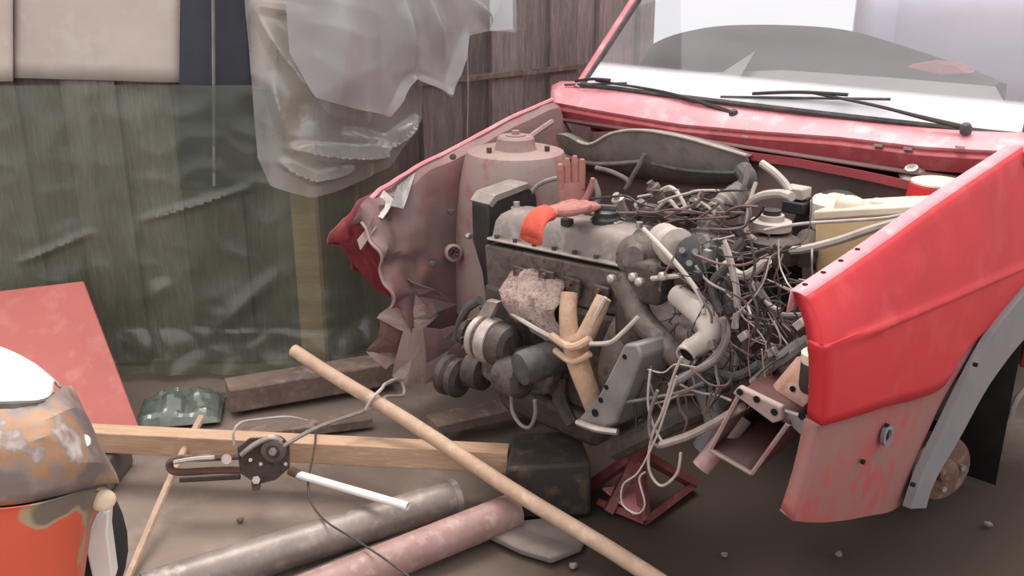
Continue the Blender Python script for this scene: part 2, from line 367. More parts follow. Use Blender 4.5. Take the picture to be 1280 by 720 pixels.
MB().box((pA.x, pA.y, 1.05), (.085, .05, 2.1)).obj('post', M['wood'], wall_l, bevel=.004, label='paler upright post at the corner of the fence')
a, b_ = wb(525, 108, .018), wb(745, 84, .018)
MB().prism([a, a + Vector((0, 0, .02)), b_ + Vector((0, 0, .02)), b_], wnor * -.012).obj('batten', M['timber'], wall_b)

# things on the fence
def hung(name, px, off, m, label, cat, amp=.008, n=(14, 12)):
    """a limp rectangular sheet hung on the left fence; px = four photo bearings (tl, tr, br, bl)"""
    tl, tr, br, bl = [wl(x, y, off) for x, y in px]; rows = []
    for i in range(n[1] + 1):
        v = i / n[1]; a = tl.lerp(bl, v); b = tr.lerp(br, v); r = []
        for j in range(n[0] + 1):
            p = a.lerp(b, j / n[0]); r.append(p + Vector((0, -1, 0)) * (amp * (noise.noise(Vector((p.x * 9, p.z * 2.5, off * 99))) + .6)))
        rows.append(r)
    return tag(MB().grid(rows).obj(name, m, solid=.004), label, cat)
hung('pale_board', [(14, -170), (232, -170), (230, 103), (14, 97)], .008, M['cloth'], 'wide pale beige sheet nailed high on the left fence', 'sheet')
hung('pale_board', [(-95, -170), (18, -170), (17, 101), (-80, 104)], .024, M['cloth'], 'pale sheet at the far upper left edge beside the wide beige sheet', 'sheet')
hung('pale_board', [(292, -170), (352, -170), (346, 112), (312, 110)], .020, M['cloth'], 'narrow pale sheet on the fence between the navy tarp and grey plastic', 'sheet')
hung('tarp', [(228, -170), (306, -170), (322, 240), (226, 236)], .032, M['tarp'], 'dark navy tarp hanging on the fence beside the beige sheet', 'tarp', .02)
a, b_ = wl(266, -120, .085), wl(268, 232, .085)
tag(MB().cyl(b_, a, .006, n=8).obj('rod', M['bracket']), 'thin grey metal rod standing upright before the navy tarp', 'rod')
a, b_ = wb(584, 60, .03), wb(584, 172, .03)
tag(MB().tube([a, a.lerp(b_, .5) + wnor * .004, b_], .003, 6).obj('wire', M['wire_pale']), 'thin white wire hanging straight down the back fence boards', 'wire')

def sheet(name, p0, p1, zt, zb, off, fold, m, label, cols=150, rows_=120, seed=1, creases=(), foot=0, zbf=None, ztf=None):
    """film hung along the fence from p0 past the corner to p1 (distances along the fence from the corner)"""
    L = []
    for i in range(rows_ + 1):
        v = i / rows_; r = []
        for j in range(cols + 1):
            s = p0 + (p1 - p0) * j / cols
            t_ = ztf(s) if ztf else zt; bt = zbf(s) if zbf else zb
            z = t_ + (bt - t_) * v
            if s < -.12: base = corner + Vector((s, 0, 0)); n = Vector((0, -1, 0))
            elif s > .12: base = corner + wdir * s; n = wnor
            else:
                k = (s + .12) / .24; base = (corner + Vector((-.12, 0, 0))) * (1 - k) ** 2 + corner * 2 * k * (1 - k) + (corner + wdir * .12) * k * k
                n = (Vector((0, -1, 0)) * (1 - k) + wnor * k).normalized(); base = base + n * (.05 * math.sin(math.pi * k))
            q = Vector((s * 3.2, z * .9, seed))
            d = fold * (1 - abs(noise.noise(q)) * 2.2) + fold * .6 * noise.noise(q * 2.7 + Vector((0, z * 1.5, 5)))
            q2 = Vector((s * 6 + z * 4, z * 7 - s * 3, seed + 9)); d += fold * .55 * (1 - 2.4 * abs(noise.noise(q2)))
            p = base + n * off + Vector((0, 0, z))
            for (ax_, az, bx, bz, amp, wd) in creases:
                abx, abz = bx - ax_, bz - az; tt = max(0, min(1, ((s - ax_) * abx + (z - az) * abz) / (abx * abx + abz * abz)))
                dist = math.hypot(s - ax_ - abx * tt, z - az - abz * tt)
                d += amp * math.sin(math.pi * min(1, max(0, tt * .8 + .1))) * max(0, 1 - dist / wd) ** 1.5
            if foot and z < foot: d += (foot - z) * .3 + .04 * abs(noise.noise(Vector((s * 7, z * 9, 4))))
            r.append(p + n * max(d, -.02))
        L.append(r)
    return tag(MB().grid(L).obj(name, m, ang=60), label, 'plastic sheet')
def sz(px, py):                                      # photo bearing -> (distance along the fence, height)
    p = wl(px, py, .08)
    if p.x < corner.x: return (p.x - corner.x, p.z)
    p = wb(px, py, .08); return ((p - corner).dot(wdir), p.z)
def cr(x0, y0, x1, y1, amp, wd): return (*sz(x0, y0), *sz(x1, y1), amp, wd)
g0, g1 = -2.0, sz(500, 250)[0]
sheet('plastic_sheet', g0, g1, 1.2, .015, .075, .013, M['green_film'], 'large greenish translucent plastic sheet covering the lower left fence', 170, 110, 3,
      [cr(25, 328, 115, 290, .03, .02), cr(178, 275, 310, 235, .03, .02), cr(195, 370, 215, 350, .03, .05), cr(350, 340, 260, 420, .03, .05), cr(180, 300, 230, 520, .02, .05), cr(100, 110, 150, 400, .02, .05), cr(425, 250, 490, 330, .02, .06)],
      foot=.16, ztf=lambda s: 1.0 + (.0 if s < -.14 else .42 * min(1, (s + .14) / .1)))
def lower(k):
    pts = [sz(*q) for q in k]
    def f(s):
        if s <= pts[0][0]: return pts[0][1]
        for (a, za), (b, zb) in zip(pts, pts[1:]):
            if s <= b: return za + (zb - za) * (s - a) / max(b - a, 1e-6)
        return pts[-1][1]
    return f
sheet('plastic_sheet', sz(322, 100)[0], sz(512, 160)[0], 1.75, .9, .15, .007, M['clear_film'], 'crumpled shiny see-through plastic sheet bunched in folds at the fence corner', 150, 170, 5,
      [cr(330, 12, 415, 148, .07, .035), cr(365, 178, 455, 188, .09, .03), cr(400, 190, 460, 188, .05, .03), cr(455, 186, 502, 148, .07, .03), cr(357, 196, 380, 216, .07, .02), cr(380, 216, 430, 200, .06, .02),
       cr(345, 95, 362, 175, .05, .03), cr(372, 60, 420, 95, .06, .04), cr(330, 5, 400, 15, .05, .03), cr(375, 110, 395, 150, -.05, .04), cr(420, 150, 470, 165, -.04, .03)],
      zbf=lower([(318, 165), (345, 225), (380, 238), (430, 222), (470, 205), (500, 165), (515, 140)]))
sheet('plastic_sheet', sz(385, 60)[0], sz(612, 30)[0], 1.75, .9, .215, .010, M['grey_film'], 'cloudy grey doubled plastic layer with ragged lower edge, above the see-through folds', 130, 110, 8,
      [cr(410, 0, 415, 120, .05, .05), cr(470, 0, 478, 90, .05, .05), cr(458, 138, 480, 95, .05, .03), cr(480, 95, 525, 114, .05, .03), cr(525, 114, 547, 45, .04, .03), cr(500, 0, 520, 70, .04, .05), cr(560, 0, 575, 30, .05, .03)],
      zbf=lower([(385, 60), (400, 112), (425, 128), (455, 141), (468, 112), (480, 93), (502, 103), (525, 116), (540, 75), (550, 42), (575, 36), (612, 38)]))

# ============================================================ RED CAR
car = thing('car', 'red car with its bonnet and front end removed, engine exposed', 'car', (TX, TY, 0), YAW)
def part(mb, name, m, parent=None, **k): return mb.obj(name, M[m], parent or car, **k)
# --- left (near) front wing: lofted skin over the y-z outline, bulged in x
def wing():
    top = [KX(*p, .745) for p in ((1012, 378), (1060, 345), (1120, 302), (1180, 258), (1240, 217), (1280, 190), (1400, 108))]
    crs = [KX(*p, .795) for p in ((1030, 440), (1058, 428), (1120, 402), (1180, 377), (1240, 351), (1280, 334), (1400, 285))]
    low = [KX(*p, .80) for p in ((1028, 532), (1070, 520), (1110, 507), (1150, 497), (1182, 480), (1215, 430), (1330, 325))]
    bot = [KX(*p, .785) for p in ((990, 650), (1030, 652), (1080, 645), (1126, 630), (1146, 570), (1200, 468), (1320, 340))]
    NC = 56
    T, C, Lw, B = [resample(smooth_path(q), NC) for q in (top, crs, low, bot)]
    rows = []; inner = [p + Vector((-.036, .0, .013)) for p in T]; lip = [p + Vector((-.008, 0, .008)) for p in T]
    down = [p + Vector((-.040, 0, -.03)) for p in T]
    part(MB().grid([down, inner, [a.lerp(b, .5) + Vector((0, 0, .002)) for a, b in zip(inner, lip)], lip]), 'wing_top_flange', 'pink', solid=.003, label='faded pale pink top flange of the wing, its highlight painted in')
    rows += [lip]
    def seg(A, Bq, n, bulge):
        for i in range(n):
            t = i / n; yield [a.lerp(b, t) + Vector((bulge * math.sin(math.pi * t), 0, 0)) for a, b in zip(A, Bq)]
    rows += list(seg(T, C, 10, .005))
    fade = lambda i: max(0, min(1, (i - 2) / 4))
    ridge = [[p + Vector((e * fade(i), 0, dz)) for i, p in enumerate(C)] for e, dz in ((.0, .008), (.005, .003), (.005, -.003), (.0, -.008))]
    rows += ridge
    rows += list(seg(C, Lw, 8, .003))[1:]
    up_rows = rows + [Lw]; up = MB().grid(rows + [Lw]); o = part(up, 'front_wing', 'red', solid=.003, ang=50)
    rows = [[p + Vector((-.004, 0, -.001)) for p in Lw]] + list(seg([p + Vector((-.010, 0, -.006)) for p in Lw], B, 8, .004)) + [B, [p + Vector((-.03, .01, .004)) for p in B]]
    lo = part(MB().grid(rows), 'front_valance', 'valance', solid=.003, ang=50, label='lower front corner of the wing, red dulled by grey dust')
    # front return edge
    P = [q[0] for q in up_rows]; Q = [q[0] for q in rows[:-1]]
    part(MB().grid([Q, [p + Vector((-.03, .012, 0)) for p in Q]]), 'valance_flange', 'valance', solid=.003); part(MB().grid([P, [p + Vector((-.035, .012, 0)) for p in P]]), 'wing_flange', 'red', solid=.003)
    h = KX(1108, 545, .803)
    part(MB().lathe(h + Vector((-.004, 0, 0)), (1, 0, .1), [(.02, 0), (.021, .008), (.014, .009), (.013, .0)], 16, False), 'lamp_bezel', 'grey_trim', lo)
    part(MB().lathe(h + Vector((-.004, 0, 0)), (1, 0, .1), [(.012, .004), (.0, .0045)], 12, False), 'lamp_hole', 'dark', lo)
    for q in ((1108, 532), (1078, 577)):
        p = KX(*q, .80); part(MB().cyl(p - Vector((.003, 0, 0)), p + Vector((.0045, 0, 0)), .005, n=8), 'screw_hole', 'dark', lo)
    # row of bonnet-seal holes at the front of the flange
    for k in range(4):
        p = T[1 + k * 2] + Vector((-.028, 0, .0115)); part(MB().cyl(p, p + Vector((0, 0, .004)), .005, n=10), 'hole', 'dark')
    # wheel-arch trim
    outer = [(1128, 632), (1142, 590), (1168, 535), (1200, 470), (1228, 420), (1262, 376), (1300, 340), (1380, 300)]
    inn = [(1150, 632), (1160, 600), (1192, 545), (1222, 490), (1246, 455), (1275, 420), (1310, 392), (1390, 352)]
    O = resample(smooth_path([KX(*q, .80) for q in outer]), 40); I = resample(smooth_path([KX(*q, .815) for q in inn]), 40)
    rows = [O, [p + Vector((.018, 0, 0)) for p in O], [p + Vector((.014, 0, 0)) for p in I], [p + Vector((-.02, .015, 0)) for p in I]]
    tr = part(MB().grid(rows), 'wheel_arch_trim', 'grey_trim', ang=40, label='dark grey plastic trim around the wheel arch')
    for q in ((1220, 456), (1142, 606)):
        p = KX(*q, .834); part(MB().cyl(p - Vector((.006, 0, 0)), p + Vector((.003, 0, 0)), .005, n=8), 'rivet', 'dark', tr)
wing()
# --- left wheel house, inner wing, suspension
part(MB().grid([[Vector((.52, y, z)) for y in (.45, .6, .9, 1.08)] for z in (.16, .4, .52, .62)]).grid([[Vector((x, y, .62 + .12 * (x - .52) - .35 * max(0, .55 - y))) for y in (.32, .6, .9, 1.08)] for x in (.52, .6, .72)]).grid([[Vector((x, 1.08, z)) for x in (.44, .6, .785)] for z in (.012, .4, .62)]), 'wheel_house', 'dark', solid=.004)  # dark rear wall brought down to the ground to stand for shade
part(MB().grid([[Vector((.66, y, z)) for y in (.25, .4, .6, .95)] for z in (.30, .5, .68)]), 'inner_wing', 'bay_dark', solid=.004)
hb = Vector((.70, .845, .135)); dh = Vector((.85, -.5, .1)).normalized()
hub = part(MB().lathe(hb, dh, [(.03, -.06), (.075, -.05), (.082, .0), (.088, .004), (.088, .018), (.075, .022), (.032, .024), (.028, .05), (.012, .055), (0, .056)], 26), 'wheel_hub', 'rust', label='bare rusty wheel hub hanging below the arch')
for k in range(4):
    u, v = frame(dh); p = hb + dh * .022 + (u * math.cos(k * 1.57) + v * math.sin(k * 1.57)) * .052
    part(MB().cyl(p, p + dh * .016, .008, n=6), 'wheel_stud', 'hose', hub)
part(MB().tube([Vector((.46, .80, .30)), Vector((.60, .84, .16)), hb - dh * .05], .022, 8), 'suspension_arm', 'iron')
part(MB().tube([KX(1261, 526, .72), KX(1271, 498, .72), KX(1290, 478, .72)], .009, 8), 'brake_hose', 'hose')
part(MB().cyl((.52, .80, .30), (.54, .82, .82), .03), 'strut', 'iron')
# --- cowl, plenum, firewall
def cowl():
    base = [KY(*p, 1.06) for p in ((690, 107), (750, 108), (800, 112), (900, 125), (1000, 140), (1100, 151), (1210, 161), (1290, 166))]
    front = [KY(*p, .95) for p in ((688, 127), (760, 140), (850, 155), (950, 164), (1050, 171), (1150, 183), (1215, 187), (1285, 190))]
    n = 40; Bq, Fq = resample(base, n), resample(front, n)
    rows = [[p + Vector((0, .05, .01)) for p in Bq], Bq] + [[a.lerp(b, t) + Vector((0, 0, .008 * math.sin(math.pi * t))) for a, b in zip(Bq, Fq)] for t in (.25, .5, .75)] + [Fq, [p + Vector((0, .004, -.012)) for p in Fq]]
    part(MB().grid(rows), 'scuttle_panel', 'pink', solid=.003, label='faded pinkish red scuttle panel below the windscreen, its highlight painted in')
    lip = [[p + Vector((0, .003, -.008)) for p in Fq], [p + Vector((0, -.008, -.022)) for p in Fq], [p + Vector((0, -.004, -.058)) for p in Fq], [p + Vector((0, .03, -.064)) for p in Fq]]
    part(MB().grid(lip), 'scuttle_lip', 'red_dull', solid=.003, label='deep red folded front edge of the scuttle')
    for q in ((932, 171), (1098, 182), (1135, 186), (1200, 184)):
        p = KY(*q, .943); part(MB().box(p, (.022, .008, .006)), 'clip', 'silver')
    part(MB().grid([[Vector((x, y, .87 + (.02 if y > 1.1 else 0))) for x in (-.7, -.2, .3, .73)] for y in (.90, 1.0, 1.12)]).grid([[Vector((x, 1.12, z)) for x in (-.7, .73)] for z in (.86, 1.0)]), 'plenum_tray', 'red_dark', solid=.004)
    top = [KY(*p, .90) for p in ((668, 172), (740, 185), (850, 172), (935, 192), (1000, 201), (1080, 216), (1190, 240), (1250, 250))]
    T = resample(top, 30)
    part(MB().grid([[p + Vector((0, .03, .0)) for p in T], [p + Vector((0, -.012, .006)) for p in T], [p + Vector((0, -.014, -.014)) for p in T], [p + Vector((0, .03, -.02)) for p in T]]), 'bulkhead_flange', 'red_dull', solid=.003)
    part(MB().grid([[Vector((p.x, .93 + .02 * noise.noise(Vector((p.x * 4, z * 5, 1))), min(z, p.z - .01))) for p in T] for z in (.95, .8, .68, .55, .4, .22)]), 'firewall', 'bay_dark', solid=.004)
    # rubber / felt apron hanging before the firewall
    e = [KY(*p, .86) for p in ((672, 178), (700, 168), (735, 182), (765, 168), (800, 164), (850, 172), (890, 183), (934, 196))]
    E = resample(smooth_path(e), 36)
    f = [KY(*p, .90) for p in ((676, 196), (715, 206), (758, 216), (800, 222), (850, 228), (890, 230), (922, 226), (942, 214))]
    Fq = resample(smooth_path(f), 36)
    part(MB().grid([[p + Vector((0, .04, .0)) for p in E], E] + [[a.lerp(b, t) + Vector((0, -.004 * math.sin(t * 3.1), 0)) for a, b in zip(E, Fq)] for t in (.3, .6, 1)]), 'bulkhead_seal', 'mat_grey', solid=.006, label='grey felt and rubber apron along the top of the firewall')
    part(MB().tube([p + Vector((0, -.004, .004)) for p in E[8:]], .005, 6, smooth=0), 'seal_edge', 'hose_pale')
cowl()
# --- windscreen, pillars, roof, rest of the shell
WB, WT = 1.055, 1.43
def pil(s, z0=.955):
    a = Vector((.735 * s, 1.05, .955)); b = Vector((.66 * s, 1.44, 1.42)); return a, b
ws = [[Vector((x * (1 - .09 * t), 1.055 + .375 * t - .02 * (1 - (x / .72) ** 2), .975 + .435 * t)) for x in [(-.72 + 1.44 * k / 16) for k in range(17)]] for t in (0, .25, .5, .75, 1)]
part(MB().grid(ws), 'windscreen', 'glass', label='dusty windscreen with white sky glare painted into its glass')
for s in (-1, 1):
    a, b = pil(s); d = Vector((.02 * s, 0, 0))
    part(MB().tube([a, b], .019, 8, smooth=0), 'windscreen_pillar', 'pink')
    part(MB().tube([a + Vector((-.022 * s, -.006, .008)), b + Vector((-.022 * s, -.006, .0))], .008, 6, smooth=0), 'windscreen_seal', 'rubber')
part(MB().tube([ws[0][k] + Vector((0, -.006, -.002)) for k in range(17)], .008, 6, smooth=0), 'windscreen_seal', 'rubber')
roof = [[Vector((x, y, 1.41 + .03 * (1 - (x / .66) ** 2) - .02 * max(0, (y - 2.6)))) for x in (-.66, -.4, 0, .4, .66)] for y in (1.44, 1.9, 2.6, 3.1)]
part(MB().grid(roof), 'roof', 'red', solid=.02)
for s in (-1, 1):
    part(MB().prism([(.76 * s, 1.30, .28), (.76 * s, 3.55, .28), (.76 * s, 3.6, .62), (.74 * s, 3.55, .86), (.735 * s, 1.12, .88), (.735 * s, 1.12, .80), (.76 * s, 1.30, .78)], (-.03 * s, 0, 0)), 'side_panel', 'red', bevel=.006)
part(MB().grid([[Vector((x, y, z)) for x, y in ((-.70, 3.02), (-.70, 3.25), (-.69, 3.46), (-.5, 3.52), (0, 3.53), (.5, 3.52), (.69, 3.46))] for z in (.5, .86, 1.1, 1.36)]), 'rear_trim', 'lilac', solid=.01, label='pale lilac lining at the rear of the cabin')
part(MB().box((0, 3.56, .56), (1.46, .04, .6)), 'tailgate', 'red', bevel=.01)
part(MB().box((0, 2.25, .26), (1.4, 2.6, .03)), 'floor_pan', 'dark')
# dashboard with rounded crest seen through the glass
cr_ = [KY(*p, 1.36) for p in ((768, 92), (790, 72), (830, 48), (880, 35), (930, 31), (1000, 32), (1060, 38), (1120, 55), (1180, 75), (1225, 92), (1250, 103))]
C_ = [p if -.67 < p.x < .67 else Vector((max(-.67, min(.67, p.x)), p.y, p.z)) for p in resample(smooth_path(cr_), 44)]
ft = resample([KY(*p, 1.19) for p in ((770, 97), (860, 93), (960, 88), (1060, 94), (1150, 102), (1245, 110))], 44)
ft = [Vector((max(-.66, min(.66, p.x)), p.y, p.z)) for p in ft]
part(MB().grid([ft] + [[a.lerp(b, t) + Vector((0, -.035 * math.sin(math.pi * t), .0)) for a, b in zip(ft, C_)] for t in (.25, .5, .75)] + [C_, [p + Vector((0, .06, -.01)) for p in C_], [Vector((p.x, 1.46, .7)) for p in C_]]), 'dashboard', 'dash', label='dark rounded dashboard behind the glass')
part(MB().grid([[Vector((x, 1.07, .955)) for x in (-.68, -.3, .1, .4, .68)], [Vector((x, 1.13, .965)) for x in (-.68, -.3, .1, .4, .68)], [ft[k] + Vector((0, -.004, .004)) for k in (0, 11, 22, 33, 43)], [ft[k] + Vector((0, .02, -.03)) for k in (0, 11, 22, 33, 43)]]), 'dashboard_cover', 'dashpad', label='pale dusty cover on the front of the dashboard')
def wiper(pts, y, hub, prk):
    P = [KY(*p, y + dy) for p, dy in pts]
    w_ = part(MB().tube([P[0], P[1]], .0042, 6, smooth=0), 'wiper', 'rubber')
    d = P[1] - P[0]
    part(MB().tube([P[0] + d * .22 + Vector((0, -.012, .012)), P[0] + d * .5 + Vector((0, -.016, .018)), P[0] + d * .78 + Vector((0, -.012, .012))], .0055, 6), 'blade_bridge', 'black', w_)
    part(MB().tube(P[2:], [.004, .005, .008], 6), 'wiper_arm', 'black', w_)
    h = P[-1]; part(MB().lathe(h + Vector((0, 0, -.012)), (0, -.3, 1), [(.014, 0), (.015, .014), (.010, .024)], 12), 'pivot_cap', 'rubber', w_)
wiper([((706, 106), 0), ((783, 104), .0), ((745, 101), -.01), ((820, 113), -.01), ((870, 126), -.03), ((918, 142), -.04)], 1.045, 0, 0)
wiper([((901, 121), 0), ((1113, 124), .02), ((1010, 115), .0), ((1090, 131), -.01), ((1150, 146), -.03), ((1208, 160), -.04)], 1.045, 0, 0)

# --- right (far) inner wing with crumpled front
def far_side():
    top = [KX(*p, -.72) for p in ((424, 300), (430, 282), (458, 258), (482, 238), (522, 212), (562, 192), (602, 170), (640, 150), (692, 127))]
    n = 70; T_out = resample(smooth_path(top), n); T = resample(smooth_path([KX(446, 278, -.71)] + top[2:]), n)
    low = [KX(*p, -.60) for p in ((488, 378), (503, 402), (517, 430), (545, 450), (580, 445), (620, 420), (660, 360), (700, 300), (750, 260))]
    Lw = resample(smooth_path(low), n)
    f = lambda p: max(.12, min(1, (.42 - p.y) / .35))
    rows = [[p + Vector((-.05, 0, -.02)) for p in T], [p + Vector((-.02, 0, .004)) for p in T], T, [p + Vector((.03, 0, -.012)) for p in T], [p + Vector((.045, 0, -.05)) for p in T]]
    S_ = rows[-1]
    rows += [[a.lerp(b, t) + Vector((.02 * math.sin(t * 3.1), 0, 0)) for a, b in zip(S_, Lw)] for t in [k / 26 for k in range(1, 27)]]
    m = MB().grid(rows); m.crumple(.034, 10, 2, f); front = [m.V[i * n] for i in range(2, len(rows))]
    iw = part(m, 'inner_wing', 'bay', solid=.003, ang=28, label='dusty pinkish brown inner wing crumpled at its front')
    part(MB().tube(front, .0045, 6, smooth=0), 'torn_edge_highlight', 'tower', iw)  # pale tube added as a highlight along the torn edge
    sk = [[p + Vector((-.052, 0, -.02)) for p in T_out], [KX(*q, -.80) for q in ((420, 312), (434, 330), (462, 352), (492, 374), (540, 390), (600, 380), (692, 300))]]
    sk = [resample(r, n) for r in sk]; sk.insert(1, [a.lerp(b, .5) + Vector((-.02, 0, 0)) for a, b in zip(*sk)]); m = MB().grid(sk).crumple(.03, 9, 2, f); part(m, 'far_wing', 'red_dull', solid=.003, ang=28, label='far front wing, bent and torn at the front')
    edge = [p + Vector((-.005, 0, .006)) for p in T]
    m = MB().tube(edge[6:], .007, 6, smooth=0).crumple(.012, 9, 2, f); part(m, 'wing_edge', 'pink')
    # grommet with star-shaped centre and small fasteners
    g = KX(567, 316, -.585); d = Vector((1, -.6, .25)).normalized()
    gm = part(MB().lathe(g, d, [(.026, -.02), (.027, .008), (.020, .012), (.014, .004), (.013, -.01)], 18, False), 'grommet', 'tower', iw)
    m = MB()
    for k in range(5):
        a = k * 1.2566; u, v = frame(d); m.tube([g + d * .010, g + d * .016 + (u * math.cos(a) + v * math.sin(a)) * .014], .004, 5, smooth=0)
    part(m, 'grommet_star', 'black', iw)
    for q, xx in (((566, 196), -.66), ((485, 272), -.67), ((563, 265), -.60), ((540, 330), -.59)):
        p = KX(*q, xx); part(MB().lathe(p, d, [(.009, -.01), (.010, .006), (.006, .008)], 8), 'bolt', 'iron', iw)
    # bent pressed patches of the collapsed front
    def scrap(pts, m_, seed, lab=None, amp=.018):
        P = [Vector(p) for p in pts]; c = sum(P, Vector()) / len(P); mb = MB(); mb.V.append(tuple(c)); k = len(P)
        R = []
        for i in range(k):
            for t in (0, .34, .67): R.append(P[i].lerp(P[(i + 1) % k], t))
        m2 = len(R)
        for t in (.5, 1): mb.V += [tuple(c.lerp(p, t)) for p in R]
        for i in range(m2):
            j = (i + 1) % m2; mb.F += [(0, 1 + i, 1 + j), (1 + i, 1 + m2 + i, 1 + m2 + j, 1 + j)]
        mb.crumple(amp, 11, seed); part(mb, 'torn_panel', m_, solid=.0025, smooth=False, label=lab)
    def kx(q, x): return KX(q[0], q[1], x)
    scrap([kx((423, 300), -.79), kx((436, 284), -.79), kx((454, 272), -.76), kx((470, 300), -.755), kx((492, 366), -.75), kx((476, 366), -.77), kx((440, 330), -.79)], 'red_dull', 3, 'deep red flap of the far wing folded outwards', .008)
    scrap([kx((455, 262), -.73), kx((480, 238), -.72), kx((497, 250), -.66), kx((478, 276), -.66)], 'silver', 4, 'bent flange stripped to bare metal', .008)
    scrap([kx((498, 232), -.72), kx((520, 216), -.71), kx((505, 262), -.63), kx((488, 258), -.64)], 'bracket', 5, None, .006)
    scrap([kx((446, 300), -.70), kx((472, 272), -.69), kx((470, 285), -.66), kx((450, 312), -.68)], 'tower', 6, None, .006)
    scrap([kx((472, 392), -.66), kx((490, 378), -.64), kx((520, 372), -.60), kx((545, 398), -.58), kx((528, 410), -.57), kx((505, 415), -.60)], 'tower', 7, 'pale torn edge hanging from the crumpled corner', .02)
    scrap([kx((476, 396), -.68), kx((504, 412), -.62), kx((500, 444), -.62), kx((458, 440), -.68), kx((472, 425), -.68)], 'red_dark', 8)
    scrap([kx((506, 408), -.60), kx((530, 408), -.57), kx((528, 480), -.57), kx((510, 482), -.58), kx((490, 470), -.62)], 'tower', 9, 'pointed pale flap of torn metal hanging towards the ground', .01)
    scrap([kx((458, 440), -.68), kx((500, 444), -.64), kx((482, 462), -.64)], 'tower', 10, None, .008)
    scrap([kx((528, 408), -.57), kx((600, 400), -.50), kx((585, 470), -.50), kx((532, 478), -.56)], 'bay', 11)
    scrap([kx((480, 330), -.68), kx((520, 350), -.60), kx((570, 380), -.56), kx((540, 400), -.57), kx((490, 385), -.66)], 'bay', 12)
    # strut tower
    c = Vector((-.50, .52, .0)); tp = KX(640, 196, -.50)
    z = .835
    part(MB().lathe(Vector((-.53, .53, 0)), (0, 0, 1), [(.20, .35), (.185, .60), (.17, .74), (.155, .815), (.145, .838), (.12, .845), (.0, .846)], 28, False), 'strut_tower', 'tower')
    tt = Vector((-.53, .53, .842))
    t_ = part(MB().lathe(tt, (0, 0, 1), [(.065, 0), (.060, .010), (.056, .036), (.050, .042), (.0, .043)], 24, False), 'strut_top_mount', 'tower')
    part(MB().lathe(tt + Vector((0, 0, .038)), (0, 0, 1), [(.03, 0), (.03, .008), (.012, .009), (.012, .02), (.0, .021)], 14, False), 'strut_nut', 'tower', t_)
    for k in range(3):
        a = k * 2.1 + .4; p = tt + Vector((.10 * math.cos(a), .10 * math.sin(a), 0)); part(MB().cyl(p, p + Vector((0, 0, .018)), .008, n=6), 'mount_stud', 'iron', t_)
    part(MB().tube([KX(690, 152, -.62), KX(662, 172, -.60), KX(655, 184, -.60)], .009, 6), 'brace_tube', 'tower')
far_side()
# --- left strut tower (near side)
lt = Vector((.615, .80, .0))
part(MB().lathe(lt, (0, 0, 1), [(.12, .42), (.115, .73), (.105, .805), (.095, .82), (.0, .822)], 26, False), 'strut_tower', 'tower')
t_ = part(MB().lathe(lt + Vector((0, 0, .82)), (0, 0, 1), [(.082, 0), (.070, .012), (.064, .056), (.060, .060), (.0, .060)], 24, False), 'strut_top_mount', 'red', label='red strut top mount with a dusty pale top')
part(MB().lathe(lt + Vector((0, 0, .88)), (0, 0, 1), [(.0, .0), (.062, .0), (.062, .005), (.05, .008), (0, .008)], 24, False), 'mount_cap', 'cream', t_)
p = KY(1140, 218, .93); part(MB().lathe(p, (0, -.5, 1), [(.03, -.02), (.032, .004), (.018, .012), (.016, .022), (0, .024)], 14), 'wiper_motor', 'silver')
p = KY(1222, 212, .88); part(MB().tube([p + Vector((0, 0, -.03)), p, p + Vector((.03, .05, .02))], .010, 6), 'bonnet_hinge', 'silver')

